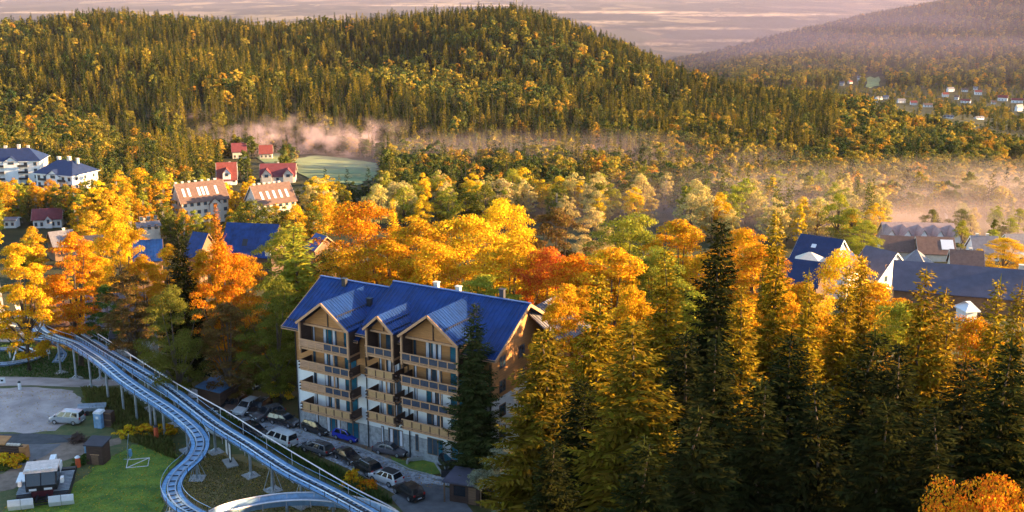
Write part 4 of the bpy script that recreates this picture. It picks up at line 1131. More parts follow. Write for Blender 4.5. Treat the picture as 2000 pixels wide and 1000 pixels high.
# ---------------------------------------------------------------- vehicles
M_paint = paint_mat('car_paint')
M_cglass = mat('car_glass', (0.012, 0.016, 0.022), 0.06, 0.0, var=0.1, spec=0.9)
M_tyre = mat('tyre', (0.018, 0.018, 0.02), 0.85)
M_rim = mat('wheel_rim', (0.45, 0.45, 0.47), 0.35, 0.7)
M_lamp = mat('headlamp', (0.75, 0.76, 0.78), 0.15, 0.1, spec=0.8)
M_tail = mat('tail_lamp', (0.42, 0.015, 0.01), 0.25, 0.0)
M_plate2 = mat('number_plate', (0.75, 0.75, 0.72), 0.5)
M_trim = mat('black_trim', (0.02, 0.02, 0.022), 0.6)
CARS = dict(   # length, half width, height, hood z, belt z, greenhouse x (base rear, roof rear, roof front, base front), wheelbase
    suv=(4.5, .92, 1.66, 1.02, 1.08, (-2.12, -1.75, .25, 1.05), 2.65, .36),
    hatch=(4.1, .88, 1.48, .92, .96, (-1.95, -1.5, .2, 1.0), 2.5, .32),
    sedan=(4.6, .9, 1.44, .9, .95, (-1.75, -1.0, .2, 1.05), 2.7, .32),
    wagon=(4.7, .9, 1.50, .92, .96, (-2.25, -1.95, .25, 1.1), 2.7, .32),
    van=(4.95, .95, 1.96, 1.15, 1.18, (-2.44, -2.36, 1.0, 1.75), 3.0, .34),
    minivan=(4.5, .9, 1.80, 1.08, 1.12, (-2.2, -2.08, .5, 1.35), 2.7, .32))
_cm = {}
def car_meshes(kind):
    if kind in _cm: return _cm[kind]
    L, hw, H, zh, zb, (g0, g1, g2, g3), wb, wr_ = CARS[kind]
    st = [(-L / 2, .86, .45, zb - .22), (-L / 2 + .08, .95, .3, zb - .05), (-L / 2 + .35, 1.0, .24, zb), (g3 - .1, 1.0, .22, zb), (g3 + .25, .995, .22, zh), (L / 2 - .45, .97, .22, zh - .12), (L / 2 - .12, .9, .26, zh - .28), (L / 2, .78, .42, zh - .42)]
    V, Fc = [], []
    for (x, k, z0, z1) in st:
        w_ = hw * k
        ring = [(-w_ * .9, z0), (-w_, z0 + .2), (-w_, (z0 + z1) / 2 + .08), (-w_ * .95, z1 - .05), (-w_ * .86, z1)]
        ring = ring + [(-a, b) for a, b in ring[::-1]]
        V += [(x, a, b) for a, b in ring]
    n = 10
    for i in range(len(st) - 1):
        for j in range(n):
            j2 = (j + 1) % n
            Fc.append((i * n + j, i * n + j2, (i + 1) * n + j2, (i + 1) * n + j))
    Fc.append(tuple(range(n - 1, -1, -1))); Fc.append(tuple((len(st) - 1) * n + j for j in range(n)))
    # greenhouse
    b = len(V); wb_, wt = hw * .93, hw * .74
    for (x, w_, z) in ((g0, wb_, zb - .04), (g3, wb_, zb - .04)): V += [(x, -w_, z), (x, w_, z)]
    for (x, w_, z) in ((g1, wt, H - .04), (g2, wt, H - .04)): V += [(x, -w_, z), (x, w_, z)]
    xm = (g1 + g2) / 2; V += [(xm, -wt, H), (xm, wt, H)]
    r0, r1, f0, f1, tr0, tr1, tf0, tf1, m0, m1 = range(b, b + 10)
    Fc += [(r0, tr0, tr1, r1), (f0, f1, tf1, tf0), (tr0, m0, m1, tr1), (m0, tf0, tf1, m1), (r0, f0, tf0, m0, tr0), (r1, tr1, m1, tf1, f1)]
    bm = bmesh.new()
    vs = [bm.verts.new(v) for v in V]
    for f in Fc: bm.faces.new([vs[i] for i in f])
    bmesh.ops.recalc_face_normals(bm, faces=bm.faces)
    bmesh.ops.bevel(bm, geom=[e for e in bm.edges if e.calc_face_angle(0) > .5], offset=.045, segments=2, affect='EDGES', clamp_overlap=True)
    me = bpy.data.meshes.new('car_body'); bm.to_mesh(me); bm.free(); me.materials.append(M_paint)
    # glass, proud of the pillars
    def lerp3(a, c, t): return tuple(a[i] + (c[i] - a[i]) * t for i in range(3))
    def panel(m, A, B_, C_, D_, e=.1, out=(0, 0, 0), th=.03):
        cx = [sum(p[i] for p in (A, B_, C_, D_)) / 4 for i in range(3)]
        q_ = [tuple(lerp3(p, cx, e)[i] + out[i] for i in range(3)) for p in (A, B_, C_, D_)]
        m.prism(q_, tuple(-o * th / .015 for o in out))
    v = V
    ws, rw_, sl = MB(), MB(), []
    panel(ws, v[f0], v[f1], v[tf1], v[tf0], .1, (.011, 0, .009)); panel(rw_, v[r1], v[r0], v[tr0], v[tr1], .13, (-.013, 0, .005))
    for s, (a, c, d, e_) in ((-1, (v[r0], v[f0], v[tf0], v[tr0])), (1, (v[r1], v[f1], v[tf1], v[tr1]))):
        cuts = [0.05, .36, .66, .96] if kind in ('suv', 'wagon', 'van', 'minivan') else [.08, .5, .95]
        for t0, t1 in zip(cuts[:-1], cuts[1:]):
            m = MB(); panel(m, lerp3(a, c, t0 + .012), lerp3(a, c, t1 - .012), lerp3(e_, d, t1 - .012), lerp3(e_, d, t0 + .012), .12, (0, s * .013, .006)); sl.append(m.mesh('side_window', M_cglass))
    wh = MB(); wh.lathe([(wr_ * .6, -.1), (wr_ * .97, -.1), (wr_, -.06), (wr_, .06), (wr_ * .97, .1), (wr_ * .6, .1)], 14)
    rm_ = MB(); rm_.lathe([(wr_ * .1, -.115), (wr_ * .6, -.104), (wr_ * .62, -.09), (wr_ * .62, .09), (wr_ * .6, .104), (wr_ * .1, .115)], 12)
    tm, rmm = wh.mesh('tyre', M_tyre), rm_.mesh('rim', M_rim)
    hl, tl = MB(), MB()
    hl.box(L / 2 - .32, L / 2 - .05, hw * .52, hw * .84, zh - .42, zh - .27); tl.box(-L / 2 - .012, -L / 2 + .12, hw * .6, hw * .88, zb - .28, zb - .06)
    bp_ = MB().box(-L / 2 - .03, L / 2 + .02, -hw * .82, hw * .82, .26, .42)
    np_ = MB().box(-L / 2 - .045, -L / 2 - .032, -.26, .26, .44, .55).box(L / 2 + .03, L / 2 + .042, -.26, .26, .36, .47)
    ra = MB()
    for s in (-1, 1): ra.tube([(g1 + .15, s * wt * .95, H + .03), (g2 - .1, s * wt * .95, H + .03)], .022, 4)
    mi = MB()
    for s in (-1, 1): mi.box(g3 - .25, g3 - .1, s * hw - .02 if s > 0 else -hw - .2, s * hw + .2 if s > 0 else -hw + .02, zb + .02, zb + .16)
    _cm[kind] = (me, ws.mesh('windscreen', M_cglass), rw_.mesh('rear_window', M_cglass), sl, tm, rmm, hl.mesh('headlight', M_lamp), tl.mesh('tail_light', M_tail), bp_.mesh('bumper', M_trim), np_.mesh('number_plate', M_plate2), ra.mesh('roof_rail', M_rim), mi.mesh('mirror', M_trim))
    return _cm[kind]
def car(kind, rear, front, col, label, cat='car', rails=False, group='cars parked along the hotel road'):
    """car standing on the ground between two photo pixels, nose at the second"""
    a, b = G(*rear), G(*front)
    c = (a + b) / 2
    d = b - a
    L, hw, H, zh, zb, gh, wb, wr_ = CARS[kind]
    t = thing('parked_car' if cat == 'car' else 'parked_van', label, cat, (c.x, c.y, ZG(c.x, c.y) + .075), math.atan2(d.y, d.x), group)
    t.rotation_euler.y = -math.atan2(b.z - a.z, math.hypot(d.x, d.y))
    M = car_meshes(kind)
    o = link('body', M[0], t); o.color = (*col, 1)
    link('windscreen', M[1], t); link('rear_window', M[2], t)
    for m in M[3]: link('side_window', m, t)
    for sx in (-1, 1):
        for sy in (-1, 1):
            w_ = link('wheel', M[4], t, (sx * wb / 2, sy * (hw - .07), wr_)); w_.rotation_euler = (PI / 2, 0, 0)
            link('rim', M[5], w_)
    for sy in (1, -1):
        h_ = link('headlight', M[6], t); h_.scale = (1, sy, 1)
        h_ = link('tail_light', M[7], t); h_.scale = (1, sy, 1)
    link('bumper', M[8], t); link('number_plate', M[9], t); link('mirror', M[11], t)
    if rails: link('roof_rail', M[10], t)
    return t
BLK, DRK, GRY, SIL, WHT = (.012, .011, .014), (.03, .025, .028), (.09, .095, .11), (.42, .44, .48), (.72, .74, .78)
car('minivan', (162, 828), (102, 824), SIL, 'silver van standing alone on the gravel lot', 'van', group='vehicles on the gravel lot')
car('suv', (452, 789), (428, 806), DRK, 'dark car at the far end of the hotel row, next to the black kiosk')
car('suv', (475, 790), (447, 810), (.16, .09, .07), 'brown estate car second in the hotel row from the black kiosk')
car('suv', (500, 796), (466, 814), WHT, 'white car third in the hotel row, shining blue in the shade', rails=True)
car('suv', (520, 796), (494, 815), BLK, 'black car right beside the white one in the hotel row', rails=True)
car('suv', (544, 812), (504, 823), GRY, 'grey car with its nose to the road, left of the two facing the other way')
car('wagon', (535, 824), (577, 834), DRK, 'dark estate car at the left corner of the hotel')
car('suv', (594, 836), (648, 854), BLK, 'black car with silver roof rails below the left balconies', rails=True)
car('hatch', (655, 852), (704, 866), (.01, .04, .55), 'bright blue hatchback below the gap between two gables')
car('sedan', (738, 882), (790, 892), (.12, .11, .13), 'grey saloon parked below the middle balconies')
car('suv', (862, 898), (886, 920), BLK, 'black car with open teal window beside the spruce trunk')
car('wagon', (938, 922), (905, 908), SIL, 'silver estate car with red tail lights behind the spruce trunk')
car('hatch', (412, 845), (450, 858), WHT, 'white hatchback half hidden under the lift track')
car('wagon', (478, 842), (520, 860), BLK, 'black car hidden behind the pale handrail')
car('van', (576, 878), (520, 858), WHT, 'white passenger van on the far side of the handrail', 'van')
car('wagon', (644, 892), (596, 876), GRY, 'dark grey estate car behind the white passenger van', rails=True)
car('sedan', (662, 890), (698, 910), BLK, 'black saloon facing the hotel behind the grey estate')
car('suv', (738, 934), (694, 910), BLK, 'black car with a teal windscreen in the lower row', rails=True)
car('suv', (776, 950), (732, 934), WHT, 'white car with black roof at the lower end of the row')
car('suv', (816, 980), (780, 958), BLK, 'last black car at the lower end of the road')
car('sedan', (268, 688), (302, 684), (.30, .38, .52), 'pale blue car in the shade of the big olive tree', group='cars under the trees')
car('suv', (478, 722), (515, 728), (.10, .10, .14), 'dark car under the trees behind the black kiosk', group='cars under the trees')
car('suv', (478, 752), (518, 764), DRK, 'brown-black car under the trees just above the hotel row', group='cars under the trees')
for o in list(C.objects):
    lab = o.get('label', '')
    if 'teal window beside' in lab or 'teal windscreen' in lab:
        for ch in o.children:
            if ch.name.startswith('windscreen'):
                ch.data = ch.data.copy(); ch.data.materials[0] = M_teal  # teal tint stands in for the reflection on the windscreen
    if 'white car with black roof' in lab:
        g1_, g2_ = CARS['suv'][5][1:3]; wt_ = CARS['suv'][1] * .70; Hs = CARS['suv'][2]
        MB().prism([(g1_ + .05, -wt_, Hs - .02), (g2_ - .05, -wt_, Hs - .02), (g2_ - .05, wt_, Hs - .02), (g1_ + .05, wt_, Hs - .02)], (0, 0, .04)).build('roof_panel', M_trim, o)
# ---------------------------------------------------------------- the snow groomer
g = G(92, 962)
M_red = mat('dark_red_paint', (0.10, 0.02, 0.03), 0.4)
M_rubber = mat('track_rubber', (0.02, 0.02, 0.022), 0.8)
sg = thing('snow_groomer', 'snow groomer with dark cab and white plough blade parked on the lawn', 'snow groomer', (g.x, g.y, g.z + .06), R(-90 + 14))
sg.scale = (1.45, 1.45, 1.35)
for s in (-1, 1):          # crawler tracks
    prof = [(-2.2, .35), (-1.9, .06), (1.7, .06), (2.3, .5), (2.1, .85), (-1.9, .85)]
    tr = MB().prism([(x, s * 1.35 - .55, z) for x, z in prof], (0, 1.1, 0)).build('crawler_track', M_rubber, sg)
    for k in range(14):
        MB().box(-1.85 + k * .27, -1.78 + k * .27, s * 1.35 - .6, s * 1.35 + .6, .86, .93).build('cleat', M_steel, tr)
MB().prism([(-2.4, -.8, .5), (1.9, -.8, .5), (2.0, -.8, 1.15), (-2.4, -.8, 1.25)], (0, 1.6, 0)).build('chassis', M_red, sg)
cab = MB().prism([(.1, -1.15, 1.2), (2.1, -1.15, 1.2), (2.2, -1.15, 1.7), (1.75, -1.15, 2.75), (.1, -1.15, 2.75)], (0, 2.3, 0)).build('cab', M_dark, sg)
MB().prism([(-.05, -1.25, 2.76), (1.95, -1.25, 2.76), (1.85, -1.25, 2.95), (-.05, -1.25, 2.95)], (0, 2.5, 0)).build('roof', mat('cab_roof', (0.62, 0.50, 0.44), 0.5), sg)
for (y0, y1) in ((-1.05, -.05), (.05, 1.05)):
    MB().prism([(2.205, y0, 1.72), (2.205, y1, 1.72), (1.79, y1, 2.68), (1.79, y0, 2.68)], (.03, 0, .012)).build('windscreen', M_cglass, sg)
for s in (-1, 1): MB().prism([(.3, s * 1.155, 1.75), (1.95, s * 1.155, 1.75), (1.62, s * 1.155, 2.62), (.3, s * 1.155, 2.62)], (0, s * .012, 0)).build('side_window', M_cglass, sg)
for k in range(4): MB().box(1.85, 1.98, -1.0 + k * .55, -.75 + k * .55, 2.96, 3.12).build('work_light', M_whitemetal, sg)
for y0, y1, m in ((-.9, -.35, M_whitemetal), (.2, .8, M_whitemetal)): MB().box(2.2, 2.23, y0, y1, 1.3, 1.48).build('badge', m, sg)
for s in (-1, 1): MB().box(1.7, 2.15, s * 1.55 - .12, s * 1.55 + .12, 1.75, 2.2).build('mirror', M_whitemetal, sg)
eng = MB().prism([(-2.3, -1.0, 1.26), (.05, -1.0, 1.26), (.05, -1.0, 2.0), (-2.2, -1.0, 1.85)], (0, 2.0, 0)).build('engine_cover', M_whitemetal, sg)
MB().box(-1.6, -.4, .3, .75, 2.0, 2.7).build('air_box', M_whitemetal, eng)
MB().tube([(-.3, -.7, 1.9), (-.3, -.7, 3.0)], .12, 8).build('exhaust', M_dark, eng)
MB().box(-2.0, -.1, -2.25, -1.1, 1.05, 1.15).build('deck', M_whitemetal, sg)
for s in (-1, 1):          # blade halves
    for k in range(2):
        y0 = s * (.55 + k * .95)
        MB().prism([(2.9, min(y0, y0 + s * .9), .08), (3.05, min(y0, y0 + s * .9), .5), (2.95, min(y0, y0 + s * .9), 1.0), (2.85, min(y0, y0 + s * .9), 1.0), (2.9, min(y0, y0 + s * .9), .5), (2.8, min(y0, y0 + s * .9), .08)], (0, .9, 0)).build('blade_plate', M_whitemetal, sg)
fr = MB()
for s in (-.35, .35): fr.bar((1.9, s, .7), (2.9, s, .7), .14, .16)
for k in range(4): fr.box(2.1 + k * .22, 2.18 + k * .22, -.5, .5, .62 - k * .12, .7 - k * .12)
fr.build('blade_frame', M_dark, sg)
MB().prism([(-2.4, -1.9, .3), (-3.4, -1.9, .2), (-3.5, -1.9, .55), (-2.5, -1.9, .8)], (0, 3.8, 0)).build('tiller', M_rubber, sg)

# ---------------------------------------------------------------- small buildings and furniture
def hut(name, label, cat, u, v, rz, w, d, h, wm, rm, pitch=.5, door=M_whitemetal, flat=True):
    g = G(u, v)
    t = thing(name, label, cat, (g.x, g.y, g.z), R(rz))
    MB().box(-w / 2, w / 2, -d / 2, d / 2, -.3, h).build('wall', wm, t)
    MB().prism([(-w / 2 - .25, -d / 2 - .25, h + .02), (w / 2 + .25, -d / 2 - .25, h + .02), (w / 2 + .25, d / 2 + .25, h + .02 + pitch), (-w / 2 - .25, d / 2 + .25, h + .02 + pitch)], (0, 0, .14)).build('roof', rm, t)
    return t
M_roofkiosk = mat('blue_felt_roof', (0.05, 0.16, 0.32), 0.5, 0.1, var=0.2)
t = hut('kiosk', 'black ticket kiosk with a flat blue roof and lit poster door beside the lift', 'kiosk', 428, 792, -30, 4.2, 3.6, 2.9, M_brown, M_roofkiosk)
for k, y0 in enumerate((-1.4, -.3, .8)):
    f = MB().box(-2.16, -2.1, y0, y0 + .9, .2, 2.5).build('poster_panel', [M_whitemetal, M_whitemetal, M_teal][k], t)
    for j in range(3): MB().box(-2.18, -2.161, y0 + .12, y0 + .78, .5 + j * .65, .85 + j * .65).build('picture', [M_brown, M_roofnavy, M_dark][(j + k) % 3], f)
t = hut('shed', 'small dark brown timber shed on the lawn', 'shed', 194, 902, -8, 2.1, 1.9, 2.5, M_brown, M_roofdark, .3)
MB().box(-.6, .6, -.98, -.955, 1.3, 1.42).build('sign_strip', M_beige, t)
MB().box(-.45, .45, -.975, -.953, .05, 1.2).build('door', M_midbrown, t)
g = G(176, 893); t = thing('cabinet', 'pale blue control cabinet beside the brown shed', 'cabinet', tuple(g), R(-8))
MB().box(-.45, .45, -.4, .4, 0, 1.7).build('body', M_track, t); MB().box(-.5, .5, -.45, .45, 1.7, 1.85).build('lid', M_whitemetal, t); MB().box(-.35, .35, -.42, -.402, .2, 1.5).build('door', M_plate, t)
g = G(196, 834); t = thing('portable_toilet', 'blue portable toilet with white roof near the silver van', 'portable toilet', tuple(g), R(-12))
MB().box(-.55, .55, -.55, .55, 0, 2.05).build('cabin', M_plate, t); MB().prism([(-.6, -.6, 2.05), (.6, -.6, 2.05), (.45, -.6, 2.35), (-.45, -.6, 2.35)], (0, 1.2, 0)).build('roof', M_whitemetal, t)
MB().box(-.42, .42, -.575, -.552, .08, 1.9).build('door', M_track, t); MB().box(-.2, .2, -.6, -.578, 1.35, 1.7).build('sign', M_whitemetal, t)
g = G(214, 832); t = thing('crate', 'tall dark crate beside the portable toilet', 'crate', tuple(g), R(-12))
MB().box(-.6, .6, -.5, .5, 0, 2.1).build('box', M_brown, t)
for z in (.1, 1.0, 1.9): MB().box(-.63, .63, -.53, -.502, z, z + .12).build('batten', M_midbrown, t)
g = G(178, 806); t = thing('trailer', 'flat grey trailer parked behind the portable toilet', 'trailer', tuple(g), R(8))
MB().box(-1.9, 1.9, -.9, .9, .55, .7).build('deck', M_steel, t)
for s in (-1, 1): MB().box(-1.9, 1.9, s * .9 - .03, s * .9 + .03, .71, 1.05).build('side_board', M_steel, t)
for s in (-1, 1):
    o = MB().lathe([(.1, -.1), (.32, -.1), (.32, .1), (.1, .1)], 12).build('wheel', M_tyre, t, (-.3, s * 1.02, .32)); o.rotation_euler = (PI / 2, 0, 0)
MB().bar((1.9, 0, .6), (3.0, 0, .5), .1, .1).build('drawbar', M_dark, t)
# double billboard
g = G(450, 906); t = thing('billboard', 'double white billboard on a black frame with a concrete foot under the lift', 'billboard', tuple(g), R(-62))
MB().box(-1.3, 1.3, -.7, .7, -.2, .22).build('foot', M_concrete, t)
MB().box(-.09, .09, -.09, .09, .22, 2.9).build('post', M_dark, t)
for k, x0 in enumerate((-1.35, .2)):
    MB().box(x0, x0 + 1.15, -.16, -.09, .95 - k * .1, 3.2 - k * .1).build('frame', M_dark, t)
    MB().box(x0 + .1, x0 + 1.05, -.175, -.161, 1.05 - k * .1, 3.1 - k * .1).build('board', M_whitemetal, t)
    for j in range(2): MB().box(x0 + .25, x0 + .8, -.185, -.176, 2.5 - j * .7, 2.75 - j * .7).build('picture', M_curtain, t)
# padded posts, marker posts, signs
def post(name, label, cat, u, v, h, r, m, capm, caph=.25):
    g = G(u, v); t = thing(name, label, cat, tuple(g))
    MB().lathe([(r, 0), (r * 1.05, h * .3), (r, h * .8), (r * .8, h)], 10).build('body', m, t)
    MB().lathe([(r * .85, h), (r * 1.15, h + caph * .3), (r * .6, h + caph)], 10).build('cap', capm, t)
    return t
M_orange = mat('orange_padding', (0.62, 0.10, 0.03), 0.7)
post('padded_post', 'orange padded post among the golden shrubs', 'post', 306, 858, 1.7, .3, M_orange, M_dark)
post('padded_post', 'orange padded hydrant with white cap behind the snow groomer', 'hydrant', 153, 912, 1.2, .3, M_orange, M_whitemetal)
post('marker_post', 'white marker post with dark cap beside the gravel lot', 'post', 39, 762, 1.15, .22, M_whitemetal, M_dark)
post('marker_post', 'white marker post on the grass inside the coaster loop', 'post', 20, 700, 1.3, .14, M_whitemetal, M_dark)
def board(label, u, v, z0, w, h, rz, m=M_whitemetal, m2=None):
    g = G(u, v); t = thing('sign', label, 'sign', tuple(g), R(rz))
    MB().tube([(0, 0, 0), (0, 0, z0 + h)], .05, 6).build('pole', M_steel, t)
    MB().box(-w / 2, w / 2, -.09, -.05, z0, z0 + h).build('panel', m, t)
    MB().box(-w * .18, w * .18, -.105, -.091, z0 + h * .35, z0 + h * .65).build('mark', m2 or M_dark, t)
board('square white sign with a dark mark at the left edge of the lot', 5, 752, .3, 1.0, .9, 10)
board('white sign at the roadside under the orange maples', 92, 636, 1.3, .9, 1.0, 10)
board('white sign hanging below the short dark track', 96, 704, 1.2, .6, .9, 20)
board('small white sign in the shade behind the lift', 214, 650, 1.0, 1.0, 1.2, 20)
board('pale sign board at the outer side of the S-bend', 353, 984, 1.1, .6, 1.0, -40, M_cream)
# sunlit deck chairs and benches behind the coaster
for i, (u, v, rz, lab) in enumerate([(56, 640, 60, 'giant pale wooden deck chair beside the high track'), (22, 640, 80, 'giant white wooden deck chair further left behind the high track')]):
    g = G(u, v); t = thing('deck_chair', lab, 'deck chair', tuple(g), R(rz))
    for k in range(5): MB().prism([(-.75 + k * .31, .6, .8), (-.47 + k * .31, .6, .8), (-.47 + k * .31, 2.6, 4.6), (-.75 + k * .31, 2.6, 4.6)], (0, .1, -.05)).build('slat', M_cream, t)
    for s in (-.7, .7): MB().bar((s, -1.2, .4), (s, 1.0, 1.2), .15, .15).bar((s, 2.0, 3.4), (s, 2.6, .0), .15, .15).build('leg', M_cream, t)
    MB().prism([(-.75, -1.3, .6), (.75, -1.3, .6), (.75, .7, .95), (-.75, .7, .95)], (0, 0, -.1)).build('seat', M_cream, t)
g = G(131, 655); t = thing('platform', 'small timber platform with two posts at the head of the lift', 'platform', tuple(g), R(-20))
MB().box(-2.2, 2.2, -1.2, 1.2, 3.6, 3.9).build('deck', M_beige, t)
for x in (-2, 2):
    for y in (-1, 1): MB().box(x - .12, x + .12, y - .12, y + .12, 0, 3.6).build('post', M_midbrown, t)
for x in (-1.2, 1.0): MB().box(x, x + .5, -.3, .3, 3.9, 5.4).build('bollard', M_beige, t)
g = G(176, 645); t = thing('cabin', 'tall narrow brown cabin behind the head of the lift', 'cabin', tuple(g), R(12))
MB().box(-1.5, 1.5, -1.2, 1.2, 0, 4.4).build('wall', M_midbrown, t); MB().box(-1.8, 1.8, -1.5, 1.5, 4.4, 4.7).build('roof', M_beige, t)
for x in (-1.0, .1): MB().box(x, x + .9, -1.23, -1.203, .6, 3.6).build('shutter', M_brown, t)
g = G(0, 648); t = thing('tower', 'grey slatted tower cut by the left edge of the picture', 'tower', (g.x - 1.2, g.y, g.z), R(5))
MB().prism([(-2, -2, 0), (2.2, -2, 0), (1.4, -1.4, 10.5), (-1.4, -1.4, 10.5)], (0, 3.4, 0)).build('body', M_roofgrey, t)
for k in range(12): MB().box(-1.9 + k * .02, 1.98 - k * .055, -2.08 + k * .05, -2.02 + k * .05, .5 + k * .8, .7 + k * .8).build('slat', M_curtain, t)
# log wall at the left edge
g = G(16, 892); t = thing('log_wall', 'stack wall of dark logs with a tan roof at the left edge', 'wood store', tuple(g), R(-6))
for k in range(6): MB().tube([(-2.6, -.5, .18 + k * .3), (2.4, -.5, .18 + k * .3)], .16, 7).build('log', M_brown, t)
MB().prism([(-2.8, -.9, 1.95), (.2, -.9, 1.95), (.2, .9, 2.3), (-2.8, .9, 2.3)], (0, 0, .12)).build('roof', M_tan, t)
MB().box(2.0, 2.8, -.8, .2, 0, 1.7).build('cupboard', M_tan, t)
for k in range(4): MB().box(.3 + k * .45, .65 + k * .45, -.7, -.3, 1.83, 2.02).build('block', M_cream, t)
g = G(152, 862); t = thing('brush_pile', 'dark heap of brushwood beside the asphalt lane', 'brush pile', tuple(g))
rr_ = random.Random(4); m = MB()
for k in range(90):
    a, q = rr_.uniform(0, 6.28), rr_.uniform(0, 1)
    p = Vector((1.3 * q * math.cos(a), .9 * q * math.sin(a), rr_.uniform(0, 1.3) * (1 - q * .7)))
    d_ = Vector((rr_.gauss(0, 1), rr_.gauss(0, 1), rr_.gauss(0, .3))).normalized() * rr_.uniform(.4, .8)
    m.tube([p - d_, p + d_], .045, 4, False)
o = m.build('branches', M_brown, t); o['kind'] = 'stuff'
# tubular frame lying on the lawn, snow lance beside it
g = G(268, 908); t = thing('metal_frame', 'pale tubular frame lying on the lawn', 'frame', tuple(g), R(20))
m = MB(); cs_ = [(-1.3, -.6, .06), (1.2, -.9, .06), (1.5, .5, .5), (-1.0, .8, .5)]
for a, b in ((0, 1), (1, 2), (2, 3), (3, 0), (0, 2)): m.tube([cs_[a], cs_[b]], .05, 6)
m.build('tube', M_pale, t)
g = G(250, 898); t = thing('snow_lance', 'thin snow lance with a blue head standing on the lawn', 'snow lance', tuple(g))
MB().tube([(0, 0, 0), (0, 0, 1.3), (.3, .1, 3.4)], .05, 6).build('mast', M_steel, t); MB().lathe([(.2, .5), (.26, .9), (.18, 1.4)], 8, (.35, 0, 0)).build('head', M_plate, t)
MB().bar((-.5, 0, .05), (.8, 0, .05), .1, .1).bar((.1, -.6, .05), (.1, .6, .05), .1, .1).build('foot', M_steel, t)
# kerbed lawn, walls and gatehouse in front of the hotel
drape('lawn', [(762, 892), (798, 903), (845, 898), (862, 925), (838, 929), (800, 920), (770, 905)], M_lawn, .09, label='small kerbed lawn in front of the right gable')
def kerb(label, pts, w, h, m, name='kerb', cat='kerb'):
    P = [G(*p) for p in pts]; t = thing(name, label, cat, tuple(P[0]))
    for a, b in zip(P[:-1], P[1:]): MB().bar(a - P[0] + Vector((0, 0, h / 2)), b - P[0] + Vector((0, 0, h / 2)), w, h).build('stone', m, t)
kerb('pale low wall round the small lawn below the hotel', [(795, 908), (798, 902), (865, 894)], .25, .5, M_concrete, 'low_wall', 'wall')
kerb('pale kerb on the right side of the small lawn', [(845, 898), (863, 926)], .2, .2, M_concrete)
kerb('kerb between the parking strip and the road', [(432, 786), (520, 808), (600, 846), (700, 875), (770, 903), (800, 918), (850, 931)], .2, .14, M_concrete)
kerb('pale beam fence beside the blue car', [(708, 866), (760, 878)], .14, .8, M_beige, 'fence', 'fence')
g = G(915, 972); t = thing('gatehouse', 'dark gatehouse with a flat violet roof at the bottom beside the spruce trunk', 'gatehouse', tuple(g), R(-18))
MB().box(-1.7, 1.9, -1.6, 1.6, 0, 2.5).build('wall', M_brown, t); MB().box(-2.4, 2.4, -2.1, 2.1, 2.5, 2.72).build('roof', M_roofviolet, t)
MB().box(-1.2, .2, -1.63, -1.603, .9, 2.1).build('window', M_cglass, t); MB().box(.6, 1.5, -1.63, -1.603, .05, 2.1).build('door', M_midbrown, t)
for x in (-2.2, 2.2): MB().box(x - .07, x + .07, -2.0, -1.86, 0, 2.5).build('post', M_midbrown, t)
kerb('dark barrier beam before the gatehouse', [(862, 932), (898, 934)], .3, .9, M_dark, 'barrier', 'barrier')

